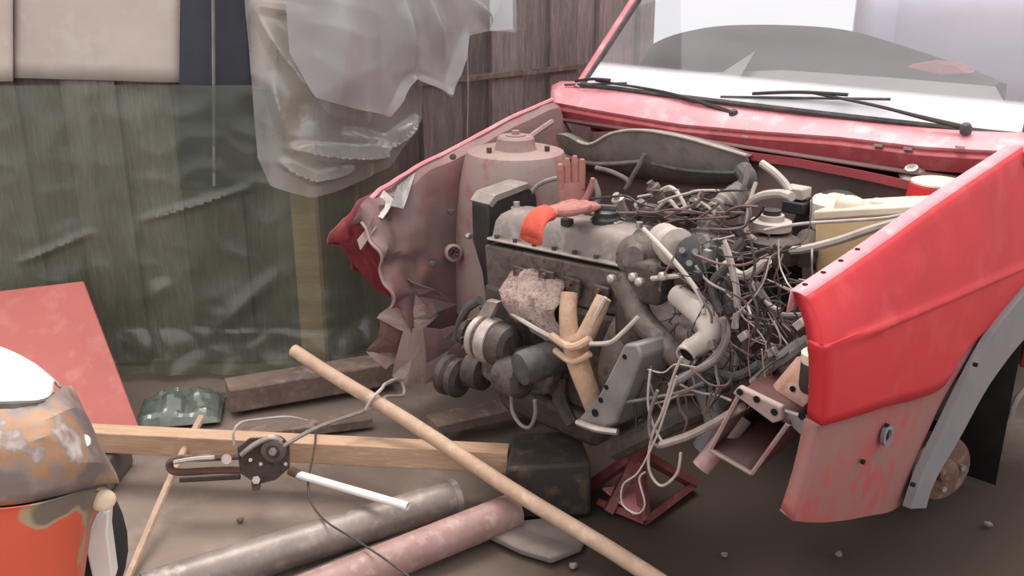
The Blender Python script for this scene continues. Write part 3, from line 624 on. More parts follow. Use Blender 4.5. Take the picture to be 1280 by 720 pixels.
# ------------------------------------------------------------ ENGINE
RX = Matrix.Rotation(math.radians(-4), 3, 'Y')
def eng():
    x0, x1 = -.352, .13
    # cylinder head and block
    zt = lambda x: .648 + (x - x0) / (x1 - x0) * .03
    hd = MB().prism([(x0, .225, zt(x0)), (x1, .225, zt(x1)), (x1, .225, zt(x1) - .115), (x0 + .01, .225, zt(x0) - .115)], (0, .19, 0))
    part(hd, 'cylinder_head', 'alu', bevel=.006)
    part(MB().prism([(x0 + .01, .21, .54), (x1, .21, .56), (x1, .23, .27), (x0 + .01, .23, .27)], (0, .22, 0)), 'engine_block', 'iron', bevel=.012)
    part(MB().prism([(x0 + .03, .20, .27), (x1 - .03, .20, .27), (x1 - .08, .23, .17), (x0 + .06, .23, .17)], (0, .2, 0)), 'oil_pan', 'iron', bevel=.02)
    # valve cover: flange, sloped body, raised top
    A = [KY(612, 298, .235), KY(786, 331, .235)]
    fl, fr = A
    fl = Vector((fl.x, .235, .662)); fr = Vector((fr.x, .235, .688))
    rows = []
    for dy, dz, ins in ((-.004, 0, -.004), (-.004, .007, -.004), (.006, .009, .004), (.014, .052, .010), (.026, .070, .018), (.060, .080, .026), (.115, .078, .026), (.145, .066, .018), (.152, .008, .004), (.162, .006, -.004), (.162, 0, -.004)):
        r = []
        for k in range(13):
            t = k / 12; p = fl.lerp(fr, t); xx = p.x
            if k == 0: xx += ins
            if k == 12: xx -= ins
            r.append(Vector((xx, p.y + dy, p.z + dz)))
        rows.append(r)
    m = MB().grid(rows); m.poly([r[0] for r in rows]); m.poly([r[-1] for r in reversed(rows)])
    vc = part(m, 'valve_cover', 'cover', ang=40)
    for k in range(7):
        p = fl.lerp(fr, .06 + k * .146) + Vector((0, -.002, .008)); part(MB().cyl(p, p + Vector((0, 0, .010)), .006, n=6), 'cover_bolt', 'iron', vc)
    part(MB().tube([fl + Vector((0, -.006, .004)), fr + Vector((0, -.006, .004))], .0045, 6, smooth=0), 'cover_gasket', 'silver', vc)
    for t in (.36, .70):
        p = fl.lerp(fr, t); part(MB().box(p + Vector((0, .088, .081)), (.085, .030, .010)), 'cover_rib', 'cover', vc, bevel=.003)
    fc = fl.lerp(fr, .70) + Vector((0, .085, .076))
    part(MB().lathe(fc, (0, 0, 1), [(.036, 0), (.036, .012), (.030, .018), (.030, .030), (.024, .034), (0, .034)], 20, False), 'oil_filler_cap', 'black', vc)
    part(MB().box(fc + Vector((0, 0, .04)), (.052, .012, .014), Matrix.Rotation(.5, 3, 'Z')), 'cap_grip', 'rubber', vc, bevel=.003)
    part(MB().box(fl.lerp(fr, .53) + Vector((0, .03, .078)), (.03, .02, .02)), 'cover_clip', 'black', vc, bevel=.003)
    for k in (.05, .93):
        p = fl.lerp(fr, k) + Vector((0, .08, .074)); part(MB().lathe(p, (0, 0, 1), [(.016, 0), (.016, .005), (.009, .006), (.009, .02), (0, .02)], 10, False), 'cover_nut', 'silver', vc)
    # timing-belt cover at the far end
    X = -.43
    out = [KX(*q, X) for q in ((589, 252), (596, 240), (636, 226), (650, 238), (656, 300), (648, 360), (628, 388), (606, 372), (602, 340), (590, 300))]
    tcv = part(MB().prism(out, (.066, 0, 0)), 'timing_cover', 'black', bevel=.006)
    ledge = [KX(*q, X - .004) for q in ((587, 250), (595, 238), (637, 223), (641, 229), (598, 246), (592, 254))]
    part(MB().prism(ledge, (.076, 0, 0)), 'timing_cover_rim', 'cover', tcv, bevel=.002)
    part(MB().prism([KX(*q, X - .007) for q in ((590, 256), (600, 248), (604, 300), (610, 338), (600, 332), (591, 298))], (.012, 0, 0)), 'timing_cover_rib', 'rubber', tcv, bevel=.002)
    for q in ((588, 296), (640, 246)):
        p = KX(*q, X - .005); part(MB().cyl(p, p + Vector((-.012, 0, 0)), .009, n=6), 'cover_bolt', 'silver', tcv)
    part(MB().tube([KX(615, 330, X + .02), KX(622, 352, X + .02), KX(618, 372, X + .02), KX(606, 390, X + .02)], [.022, .024, .02], 10), 'belt_guard', 'rubber')
    # exhaust manifold: four crusted runners and a heat shield
    T1 = resample([KY(*q, .205) for q in ((634, 340), (660, 342), (690, 352), (706, 360))], 14); B1 = resample([KY(*q, .15) for q in ((640, 398), (664, 414), (688, 424), (702, 420))], 14)
    m = MB().grid([[p + Vector((0, .03, 0)) for p in T1]] + [[a.lerp(b, t) + Vector((0, -.035 * math.sin(math.pi * t), 0)) for a, b in zip(T1, B1)] for t in [k / 9 for k in range(10)]] + [[p + Vector((0, .03, 0)) for p in B1]]).crumple(.016, 22, 5)
    mf = part(m, 'exhaust_manifold', 'crust', solid=.004, ang=40)
    for q in ((652, 348), (684, 352), (716, 362), (752, 372)):
        a = KY(*q, .212); part(MB().box(a + Vector((0, -.002, .006)), (.052, .012, .05)), 'manifold_flange', 'iron', mf, bevel=.004)
        part(MB().cyl(a + Vector((0, -.006, .02)), a + Vector((0, -.02, .02)), .007, n=6), 'manifold_nut', 'rust', mf)
    part(MB().tube([KY(640, 392, .14), KY(668, 410, .12), KY(700, 424, .10), KY(730, 418, .10), KY(757, 372, .12)], .006, 6), 'flange_edge', 'hose_pale', mf)
    # downpipe
    dp = part(MB().tube([KY(716, 418, .11), KY(722, 450, .10), KY(736, 490, .11), KY(752, 530, .16)], [.030, .028, .025, .025], 14), 'downpipe', 'rustpipe', label='ochre rusty exhaust downpipe with two joined branches')
    part(MB().tube([KY(712, 366, .13), KY(710, 395, .11), KY(714, 432, .10)], [.020, .022, .025], 12), 'pipe_branch', 'rustpipe', dp)
    part(MB().tube([KY(755, 372, .14), KY(742, 400, .12), KY(722, 440, .105)], [.019, .021, .024], 12), 'pipe_branch', 'rustpipe', dp)
    part(MB().tube([KY(690, 420, .085), KY(714, 434, .07), KY(738, 424, .085)], .010, 8), 'pipe_clamp', 'rustpipe', dp)
    part(MB().tube([KY(694, 438, .08), KY(716, 452, .068), KY(738, 442, .08)], .008, 8), 'pipe_clamp', 'rustpipe', dp)
    part(MB().tube([KY(738, 430, .07), KY(762, 428, .07), KY(778, 416, .08), KY(798, 396, .10)], .0055, 6), 'sensor_cable', 'wire_pale', dp)
    # oil filter
    a = KY(668, 455, .10); d = Vector((-.25, -1, -.12)).normalized()
    part(MB().lathe(a, d, [(.04, -.08), (.044, -.07), (.045, .03), (.042, .042), (.02, .048), (0, .048)], 22), 'oil_filter', 'rubber', label='dark grey oil filter canister')
    # alternator
    a = KY(612, 425, .12); d = Vector((-1, -.05, 0)); al = part(MB().lathe(a, d, [(.035, -.08), (.052, -.07), (.057, -.05), (.057, .035), (.048, .05), (.03, .055)], 26), 'alternator', 'iron')
    part(MB().lathe(a, d, [(.058, -.03), (.062, -.028), (.062, .004), (.058, .006)], 26, False), 'alternator_band', 'silver', al)
    part(MB().lathe(a, d, [(.057, .018), (.061, .02), (.061, .036), (.055, .038)], 26, False), 'alternator_band', 'silver', al)
    m = MB()
    for k in range(10):
        an = k * .628; m.box(a + d * .058 + Vector((0, .04 * math.cos(an), .04 * math.sin(an))), (.008, .02, .008), Matrix.Rotation(an, 3, 'X'))
    part(m, 'alternator_fan', 'iron', al)
    part(MB().lathe(a + d * .065, d, [(.02, 0), (.036, .004), (.028, .012), (.036, .02), (.02, .022)], 20), 'alternator_pulley', 'iron', al)
    part(MB().prism([KY(*q, .12) for q in ((590, 405), (608, 375), (622, 378), (606, 408), (600, 425), (584, 424))], (0, .02, 0)), 'alternator_bracket', 'silver', bevel=.003)
    part(MB().tube([KY(600, 375, .14), KY(585, 385, .14), KY(576, 402, .14), KY(570, 425, .14)], .012, 8), 'hose', 'rubber')
    part(MB().lathe(KY(640, 470, .10), (-1, 0, 0), [(.03, -.05), (.05, -.04), (.05, .03), (.03, .04)], 18), 'lower_casting', 'iron')
    part(MB().prism([KY(*q, .13) for q in ((600, 440), (660, 436), (690, 470), (680, 496), (620, 486), (600, 470))], (0, .05, 0)), 'engine_bracket', 'alu', bevel=.012)
    # crank pulley
    a = KY(560, 468, .20); d = Vector((-1, -.12, 0))
    cpq = part(MB().lathe(a, d, [(.04, -.06), (.058, -.05), (.058, -.03), (.048, -.024), (.060, -.014), (.060, .006), (.05, .010), (.034, .004), (.03, .0)], 26), 'crank_pulley', 'iron')
    part(MB().lathe(a, d, [(.018, 0), (.018, .016), (0, .017)], 6, False), 'pulley_bolt', 'alu', cpq)
    part(MB().lathe(KY(590, 460, .22), d, [(.03, -.06), (.055, -.05), (.055, .0), (.03, .01)], 20), 'water_pump', 'iron')
    # front engine mount bracket with three holes
    out = [(780, 430), (796, 430), (802, 446), (784, 492), (770, 528), (752, 538), (728, 534), (722, 524), (748, 494)]
    P = [KY(*q, .05) for q in out]
    mb = part(MB().prism(P, (.02, .10, .0)), 'engine_mount', 'bracket', bevel=.006, label='grey cast engine mount with a row of round holes')
    for q, r in (((781, 446), .006), ((758, 484), .006), ((751, 500), .007), ((744, 516), .010)):
        p = KY(*q, .05); part(MB().cyl(p + Vector((0, .002, 0)), p + Vector((0, -.0015, 0)), r, n=12), 'hole', 'dark', mb)
    part(MB().tube([KY(722, 528, .045), KY(745, 536, .035), KY(772, 540, .045)], .008, 6), 'mount_lip', 'silver', mb)
    # gearbox side: bell housing, castings
    part(MB().lathe((.12, .28, .46), (1, 0, 0), [(.10, 0), (.155, .02), (.16, .07), (.13, .11), (.115, .2), (.09, .27), (.05, .30)], 26), 'gearbox', 'alu')
    part(MB().tube([KY(775, 345, .16), KY(790, 372, .16), KY(802, 400, .15), KY(830, 430, .14), KY(852, 452, .15)], [.030, .033, .030, .027, .027], 12), 'water_pipe', 'alu')
    part(MB().lathe(KY(800, 320, .2), (.3, -1, .2), [(.05, -.06), (.056, -.04), (.052, .02), (.03, .035), (.026, .05)], 20), 'thermostat_housing', 'alu')
    part(MB().lathe(KY(838, 305, .22), (.8, -.6, .1), [(.036, -.06), (.040, -.05), (.040, .03), (.044, .034), (.044, .05), (.02, .055)], 20), 'intake_flange', 'hose_pale')
    part(MB().box(KY(812, 350, .18), (.10, .07, .10), RX), 'water_flange', 'iron', bevel=.015)
    part(MB().box(KY(790, 405, .17), (.08, .05, .12), RX), 'starter_housing', 'iron', bevel=.02)
    for q in ((793, 346), (801, 352), (766, 348), (830, 345)):
        p = KY(*q, .115); part(MB().lathe(p, (.1, -1, .2), [(.010, 0), (.010, .012), (.005, .016), (0, .016)], 8), 'bolt', 'silver')
    # distributor
    a = KY(872, 322, .20); d = Vector((.35, -.75, .5)).normalized()
    ds = part(MB().lathe(a, d, [(.035, -.09), (.036, -.03), (.050, -.028), (.050, .01), (.042, .03), (.02, .036), (0, .036)], 22), 'distributor', 'black')
    u, v = frame(d)
    for k in range(5):
        c = a + d * .03 + (u * math.cos(k * 1.25) + v * math.sin(k * 1.25)) * (.028 if k < 4 else 0)
        part(MB().cyl(c, c + d * .022, .009, .007, n=10), 'lead_socket', 'grey_trim', ds)
    # coolant elbow
    part(MB().tube([KY(846, 368, .16), KY(866, 384, .14), KY(884, 402, .12), KY(886, 420, .11), KY(866, 436, .10)], [.024, .026, .026, .025, .023], 14, cap=False), 'coolant_elbow', 'pale_alloy', label='pale bent coolant pipe, open at its lower end')
    p = KY(862, 440, .10); d = Vector((.02, -.9, -.35)).normalized()
    part(MB().pipe(p - d * .016, p + d * .016, .025, .020, 18), 'hose_end', 'pale_alloy')
    part(MB().cyl(p + d * .004, p + d * .006, .0205, n=18), 'hose_bore', 'dark')
    part(MB().tube([KY(815, 348, .13), KY(835, 346, .12), KY(850, 344, .12)], .006, 6), 'dipstick', 'hose_pale')
    # intake hose, ribbed
    P = smooth_path([KY(882, 300, .38), KY(888, 275, .40), KY(905, 255, .44), KY(930, 238, .50)], 8)
    R = [(.026 if k % 2 else .030) for k in range(len(P))]
    part(MB().tube(P, R, 12, smooth=0), 'intake_hose', 'hose')
    part(MB().tube([KY(925, 250, .5), KY(935, 225, .5), KY(928, 212, .52)], .022, 10), 'hose', 'rubber')
    # inlet manifold runners behind the cover
    for k in range(4):
        x = -.24 + k * .10
        part(MB().tube([(x, .42, .66), (x + .01, .50, .70), (x + .03, .58, .66)], .024, 10), 'inlet_runner', 'alu')
    part(MB().box((.02, .55, .735), (.20, .07, .045), RX), 'throttle_body', 'iron', bevel=.012)
    part(MB().tube([KY(803, 262, .42), KY(830, 268, .42), KY(862, 280, .40)], .016, 8), 'fuel_rail', 'alu')
    for q in ((775, 255), (800, 262), (820, 240), (838, 262), (812, 285), (855, 268), (770, 275), (868, 262)):
        p = KY(*q, .42); part(MB().lathe(p, (random.uniform(-.5, .5), -.5, 1), [(.014, -.03), (.014, .006), (.018, .008), (.018, .018), (.009, .02), (.009, .032), (0, .032)], 10), 'fitting', random.choice(['iron', 'alu', 'black', 'silver']))
eng()
# ------------------------------------------------------------ reservoirs and boxes on the near side
def tanks():
    # black battery / fuse box
    b = part(MB().prism([KY(*q, .52) for q in ((896, 326), (966, 322), (966, 398), (900, 402))], (.0, .15, 0)), 'battery_box', 'black', bevel=.006)
    part(MB().tube([KY(898, 325, .518), KY(930, 323.5, .518), KY(966, 321.5, .518), KY(966, 321.5, .518) + Vector((0, .15, 0))], .006, 6, smooth=0), 'box_rim', 'hose_pale', b)
    # washer tank: yellowed box
    pts = [(1018, 272), (1075, 270), (1140, 266), (1140, 330), (1090, 350), (1055, 352), (1018, 344)]
    X = .60
    t = part(MB().prism([KY(*q, X) for q in pts], (.0, .14, 0)), 'washer_tank', 'yellow', bevel=.008, label='yellowed plastic washer tank')
    part(MB().prism([KY(*q, X - .006) for q in ((1016, 264), (1075, 260), (1142, 257), (1142, 268), (1075, 272), (1016, 276))], (.0, .15, 0)), 'tank_shoulder', 'cream', t, bevel=.005)
    c = KY(1062, 258, X + .04); part(MB().lathe(c, (0, 0, 1), [(.036, -.012), (.034, .010), (.026, .020), (.012, .025), (0, .026)], 20, False), 'tank_cap', 'cream', t)
    c = KY(1096, 255, X + .05); part(MB().lathe(c, (0, 0, 1), [(.016, -.01), (.015, .008), (.006, .014), (0, .014)], 14, False), 'tank_spout', 'cream', t)
    part(MB().tube([KY(1055, 322, X - .012), KY(1046, 332, X - .015), KY(1030, 345, X - .015), KY(1020, 352, X - .015)], .008, 6), 'tank_hose', 'hose', t)
    part(MB().cyl(KY(1056, 326, X - .02), KY(1056, 326, X + .01), .014, n=12), 'tank_pump', 'rust', t)
    # white brake fluid reservoir on its servo
    c = KY(1044, 262, .80); r = part(MB().lathe(c, (0, 0, 1), [(.055, -.05), (.062, -.03), (.064, .02), (.056, .032), (.030, .036), (0, .036)], 24, False), 'brake_reservoir', 'white', label='white round brake fluid reservoir')
    part(MB().lathe(c + Vector((0, 0, .032)), (0, 0, 1), [(.024, 0), (.024, .006), (.018, .009), (0, .009)], 16, False), 'reservoir_cap', 'cream', r)
    part(MB().box(KY(996, 240, .78), (.060, .05, .030)), 'relay', 'hose_pale', bevel=.004)
    part(MB().box(KY(996, 258, .77), (.062, .05, .032)), 'relay_base', 'black', bevel=.004)
    part(MB().lathe((.36, .86, .70), (0, -1, 0), [(.10, 0), (.115, .02), (.11, .06), (.06, .085), (.035, .10)], 26), 'brake_servo', 'black')
    part(MB().cyl(KY(1010, 300, .70), KY(1006, 320, .55), .03, n=14), 'master_cylinder', 'iron')
    c = KY(964, 276, .55); q = part(MB().lathe(c, (0, 0, 1), [(.05, -.02), (.05, 0), (.032, .003), (.030, .016), (0, .018)], 16, False), 'air_valve', 'hose_pale')
    part(MB().lathe(c + Vector((0, 0, .012)), (0, 0, 1), [(.022, 0), (.022, .016), (0, .018)], 12, False), 'valve_top', 'black', q)
    part(MB().lathe(KY(965, 300, .52), (0, 0, 1), [(.065, -.05), (.068, -.02), (.066, .004), (.05, .010), (0, .010)], 20, False), 'air_filter_base', 'iron')
tanks()
# ------------------------------------------------------------ front structure: open frame rail, brackets, headlamp motor
def front():
    TL, BL, BR, TR = KY(925, 492, -.01), KY(888, 562, -.01), KY(940, 592, -.01), KY(985, 530, -.01)
    back = Vector((-.02, .42, .02)); m = MB(); rail = None
    for a, b in ((TL, BL), (BL, BR), (BR, TR), (TR, TL)): m.grid([[a.lerp(b, k / 3) for k in range(4)], [a.lerp(b, k / 3) + back * .5 for k in range(4)], [a.lerp(b, k / 3) + back for k in range(4)]])
    rail = part(m, 'frame_rail', 'red_dark', solid=.005, ang=30, label='open end of the dusty box-section frame rail')
    m = MB()
    for a, b in ((TL, BL), (BL, BR), (BR, TR)): m.tube([a, b], .005, 6, smooth=0)
    part(m, 'rail_edge', 'tower', rail)
    pl = [KY(*q, -.02) for q in ((915, 492), (922, 484), (976, 510), (977, 526), (966, 530))]
    p_ = part(MB().prism(pl, (.002, .012, .004)), 'bumper_plate', 'tower', bevel=.003)
    for q in ((925, 490), (946, 499), (968, 515)):
        p = KY(*q, -.021); part(MB().cyl(p, p + Vector((0, -.002, 0)), .007, n=10), 'hole', 'dark', p_)
    b2 = part(MB().prism([KY(*q, .0) for q in ((974, 512), (1030, 528), (1024, 560), (1012, 555), (985, 530))], (.0, .012, .0)), 'panel_bracket', 'bracket', bevel=.003)
    for q in ((1003, 520), (1022, 512)):
        p = KY(*q, .0); part(MB().cyl(p, p + Vector((0, -.002, 0)), .008, n=10), 'hole', 'dark', b2)
    b3 = part(MB().prism([KY(*q, .06) for q in ((960, 500), (990, 465), (1004, 462), (1028, 478), (1028, 512), (1010, 505), (996, 520), (972, 508))], (.0, .012, .03)), 'lamp_bracket', 'peach', bevel=.004, label='peach coloured headlamp bracket')
    p = KY(991, 486, .058); part(MB().cyl(p, p + Vector((0, -.002, 0)), .006, n=10), 'hole', 'dark', b3)
    part(MB().prism([KY(*q, .02) for q in ((1008, 480), (1030, 476), (1030, 520), (1016, 516))], (0, .02, 0)), 'lamp_bracket', 'tower', bevel=.003)
    c = KY(1020, 470, .05); hm = part(MB().lathe(c, (0, 0, 1), [(.026, -.03), (.030, -.02), (.030, .024), (.027, .030)], 20), 'headlamp_motor', 'black')
    part(MB().lathe(c + Vector((0, 0, .028)), (0, 0, 1), [(.030, 0), (.031, .004), (.031, .018), (.026, .022), (0, .022)], 20), 'motor_cap', 'cream', hm)
    a, b = KY(940, 478, .10), KY(1010, 425, .10)
    ad = part(MB().tube([a, b], [.008, .012], 8, smooth=0), 'lamp_adjuster', 'hose')
    part(MB().tube([a.lerp(b, .55), a.lerp(b, .9)], .016, 10, smooth=0), 'adjuster_sleeve', 'bracket', ad)
    part(MB().tube([KY(905, 505, .16), KY(935, 480, .14), KY(965, 455, .12), KY(1000, 430, .11)], .014, 8), 'cross_tube', 'iron')
    # lug below the wing and round tube end
    lg = part(MB().prism([KY(*q, -.01) for q in ((1000, 572), (1010, 575), (1002, 612), (988, 616), (986, 600))], (0, .012, 0)), 'valance_lug', 'bracket', bevel=.003)
    for q in ((1000, 580), (993, 603)):
        p = KY(*q, -.01); part(MB().cyl(p, p + Vector((0, -.002, 0)), .005, n=8), 'hole', 'dark', lg)
    a, b = KY(876, 585, .02), KY(905, 550, .06); d = (b - a).normalized()
    tt = part(MB().pipe(a, a + d * .14, .021, .016, 18), 'tube_stub', 'tower'); part(MB().cyl(a + d * .012, a + d * .014, .0165, n=16), 'tube_bore', 'dark', tt)
    part(MB().tube([KY(826, 556, .03), KY(860, 545, .03), KY(895, 528, .02), KY(928, 508, .0)], .009, 8), 'tie_rod', 'silver')
    part(MB().tube([KY(870, 470, .18), KY(885, 495, .16), KY(895, 530, .15), KY(880, 560, .14)], .026, 10), 'lower_hose', 'grey_trim')
    part(MB().tube([KY(770, 560, .15), KY(800, 545, .12), KY(850, 520, .14), KY(900, 500, .2)], .03, 10), 'crossmember', 'iron')
front()
# ------------------------------------------------------------ hoses and wiring
def hoses():
    H = [([(1146, 270), (1120, 278), (1085, 288), (1040, 303), (990, 313), (950, 306), (930, 286), (932, 262), (950, 246), (975, 242), (990, 246)], .60, .0105, 'hose_pale', .36),
         ([(1150, 264), (1110, 272), (1060, 276), (1000, 280), (955, 288)], .59, .004, 'wire_pale', .46),
         ([(740, 267), (800, 266), (860, 266), (930, 266)], .36, .0035, 'wire_grey', .38),
         ([(818, 266), (835, 250), (848, 262), (860, 262), (868, 270)], .40, .005, 'hose_pale', .38),
         ([(826, 238), (838, 234), (850, 245), (858, 262)], .42, .005, 'hose_pale', .38),
         ([(952, 204), (966, 214), (980, 228), (988, 240)], .62, .010, 'hose_pale', .6),
         ([(660, 246), (672, 232), (690, 224), (710, 222)], .42, .007, 'hose', .5),
         ([(690, 188), (720, 200), (750, 205), (800, 202)], .86, .007, 'hose', .86), ([(745, 210), (765, 215), (785, 226), (782, 236)], .84, .008, 'hose', .84),
         ([(806, 192), (800, 205), (790, 222), (785, 232)], .85, .008, 'hose', .84), ([(815, 205), (850, 212), (890, 216), (935, 216)], .85, .006, 'rubber', .84),
         ([(742, 225), (748, 245), (742, 262)], .45, .008, 'hose', .45),
         ([(804, 286), (835, 318), (858, 345), (876, 372), (880, 392)], .14, .0055, 'hose_pale', .10),
         ([(903, 396), (909, 420), (895, 448), (865, 466), (838, 482)], .08, .008, 'hose', .06),
         ([(640, 484), (640, 512), (650, 530), (662, 534), (669, 518), (668, 500)], .08, .005, 'hose', .06),
         ([(905, 305), (915, 335), (922, 372), (918, 410)], .12, .007, 'wire_pale', .12),
         ([(945, 353), (958, 374), (972, 392), (1000, 394), (1026, 392)], .16, .006, 'hose', .16),
         ([(938, 350), (955, 376), (974, 388)], .16, .005, 'wire_pale', .15),
         ([(1016, 352), (1000, 372), (992, 388)], .2, .007, 'hose', .2),
         ([(936, 205), (932, 226), (925, 252), (925, 285)], .44, .006, 'hose', .42), ([(945, 228), (938, 250), (932, 290)], .44, .005, 'hose_pale', .40),
         ([(915, 330), (890, 355), (900, 390)], .13, .009, 'rubber', .12), ([(960, 325), (930, 345), (905, 330)], .16, .010, 'hose_pale', .18),
         ([(850, 455), (880, 462), (920, 470), (950, 455)], .12, .010, 'rubber', .12),
         ([(700, 470), (700, 500), (715, 530)], .2, .02, 'iron', .2)]
    for pts, y0, r, m, y1 in H:
        n = len(pts) - 1; part(MB().tube([KY(px, py, y0 + (y1 - y0) * k / n) for k, (px, py) in enumerate(pts)], r, 8, smooth=5), 'hose', m)
hoses()
def harness():
    hr = part(MB().tube([KY(930, 300, .28), KY(905, 340, .24), KY(915, 400, .2), KY(935, 450, .18)], [.012, .016, .018, .012], 8), 'wiring_harness', 'wire_dark', label='tangle of loose wires spilling out beside the engine')
    E = [([(852, 446), (842, 470), (828, 515), (815, 545), (811, 585), (826, 607), (846, 592), (851, 566)], .02, .0032, 'wire_pale'),
         ([(846, 470), (830, 520), (818, 552), (798, 590), (779, 606), (778, 630), (796, 642), (806, 630), (799, 600), (806, 590)], -.005, .0022, 'wire_pale'),
         ([(813, 462), (810, 500), (816, 530), (830, 556)], .03, .003, 'wire_pale'),
         ([(822, 488), (812, 520), (814, 548), (824, 560)], .02, .004, 'wire_grey'),
         ([(760, 505), (800, 500), (850, 490), (880, 478)], .06, .004, 'wire_grey'),
         ([(905, 300), (912, 318), (918, 345), (921, 410)], .1, .0045, 'wire_pale'), ([(850, 470), (880, 455), (903, 430), (905, 398)], .07, .005, 'wire_grey')]
    for pts, y, r, m in E: part(MB().tube([KY(*q, y) for q in pts], r, 6, smooth=6), 'wire', m, hr)
    rnd = random.Random(11)
    def wire(P, r, m): part(MB().tube(P, r, 5, smooth=4), 'wire', m, hr)
    MW = ['wire_dark'] * 8 + ['wire_grey'] * 3 + ['wire_brown'] * 4 + ['wire_pale'] * 3
    for i in range(120):                              # the main tangle, drooping strands in front of the battery box
        px = rnd.uniform(840, 1000); py = rnd.uniform(290, 440); y = rnd.uniform(.06, .28); P = []
        ang = rnd.gauss(1.35, .7)
        for k in range(5):
            P.append(KY(px, py, y)); ang += rnd.gauss(0, .55); st = rnd.uniform(14, 34)
            px += math.cos(ang) * st; py += math.sin(ang) * st; y += rnd.uniform(-.02, .02)
            px = min(1015, max(825, px)); py = min(515, py)
        wire(P, rnd.choice([.0013, .0016, .002, .003]), rnd.choice(MW))
    for i in range(45):                               # upper loom over the inlet side
        px = rnd.uniform(770, 900); py = rnd.uniform(245, 300); y = rnd.uniform(.30, .48); P = []; ang = rnd.gauss(0, .6)
        for k in range(5):
            P.append(KY(px, py, y)); ang += rnd.gauss(0, .5); px += math.cos(ang) * 22; py += math.sin(ang) * 12
            py = max(238, min(318, py)); px = min(960, px)
        wire(P, rnd.choice([.002, .003, .004]), rnd.choice(MW))
    for i in range(30):                               # strands down behind the mount and rail
        px = rnd.uniform(800, 900); py = rnd.uniform(450, 500); y = rnd.uniform(.05, .2); P = []; ang = rnd.gauss(1.2, 1.0)
        for k in range(5):
            P.append(KY(px, py, y)); ang += rnd.gauss(0, .6); px += math.cos(ang) * 20; py += math.sin(ang) * 16
            py = max(440, min(560, py)); px = max(795, min(915, px))
        wire(P, rnd.choice([.002, .0025, .003]), rnd.choice(MW))
    for q in ((872, 345), (884, 318), (905, 360), (912, 386), (930, 420), (880, 300), (948, 372), (1000, 405), (965, 440), (890, 430)):
        p = KY(*q, rnd.uniform(.08, .16)); part(MB().box(p, (.022, .014, .016), Matrix.Rotation(rnd.uniform(0, 3), 3, 'Y')), 'connector', rnd.choice(['silver', 'wire_pale', 'black', 'bracket']), hr, bevel=.002)
harness()

# ============================================================ GLOVES ON THE ENGINE
def glove(name, label, o, up, across, palm, L, m, spread, curl, cuff=None):
    """hand-shaped work glove: o = wrist, up = towards the fingertips, across = towards the thumb, palm = palm normal (world)"""
    up, across, palm = up.normalized(), across.normalized(), palm.normalized()
    t = thing(name, label, 'glove', o)
    def P(a, b, c): return up * a * L + across * b * L + palm * c * L
    rows = []
    for a, wd, th in ((-.02, .20, .10), (.10, .20, .11), (.25, .235, .12), (.42, .25, .12), (.50, .24, .10)):
        rows.append([P(a, wd * math.cos(k * math.pi / 8), th * math.sin(k * math.pi / 8) * .75) for k in range(16)])
    mb = MB().grid(rows, close=True); mb.poly(rows[0]); mb.poly(list(reversed(rows[-1])))
    mb.obj('palm', m, t, sub=1)
    for k, (b, ln, an) in enumerate(((-.18, .38, -.14), (-.065, .48, -.04), (.06, .52, .03), (.175, .46, .12))):
        an *= spread; d = lambda s, c_: P(.46 + s * ln * math.cos(an), b + s * ln * math.sin(an), c_ * curl[k])
        MB().tube([d(-.15, 0), d(.15, 0), d(.45, .05), d(.75, .16), d(1, .34)], [.072 * L, .074 * L, .073 * L, .068 * L, .042 * L], 10).obj('finger', m, t)
    MB().tube([P(.10, .16, .02), P(.25, .28, .03), P(.42, .36, .06), P(.58, .38, .10)], [.075 * L, .072 * L, .065 * L, .036 * L], 10).obj('thumb', m, t)
    if cuff:
        rows = []
        for a, wd, th, dr in ((-.0, .215, .115, 0), (-.10, .215, .11, .01), (-.20, .225, .10, .05), (-.29, .24, .085, .13), (-.35, .26, .07, .24), (-.38, .27, .06, .36)):
            rows.append([P(a, wd * math.cos(k * math.pi / 8) + dr * .15, th * math.sin(k * math.pi / 8) - dr) for k in range(16)])
        MB().grid(rows, close=True).obj('cuff', cuff, t, solid=.003)
    return t
ax = to_world(Vector((1, 0, 0))) - to_world(Vector((0, 0, 0))); ay = to_world(Vector((0, 1, 0))) - to_world(Vector((0, 0, 0))); az = Vector((0, 0, 1))
toc = (EYE - to_world(KY(715, 240, .37))).normalized()
glove('work_glove', 'dusty red work glove standing upright, fingers up, at the back of the engine', to_world(KY(715, 262, .41)), az * 1 + ax * -.05, Vector((1, .1, 0)), Vector((0, -1, .1)), .15, M['gl_dusty'], .4, (.1, .05, .05, .1))
gw, gf = to_world(KZ(684, 266, .80)), to_world(KZ(742, 254, .80))
glove('work_glove', 'bright red work glove lying on the valve cover with its cuff over the front', gw, gf - gw, Vector((0, 0, 1)).cross(gf - gw) * -1, Vector((0, 0, 1)), .155, M['gl_dusty'], .8, (.0, .0, .0, .0), M['gl_red'])

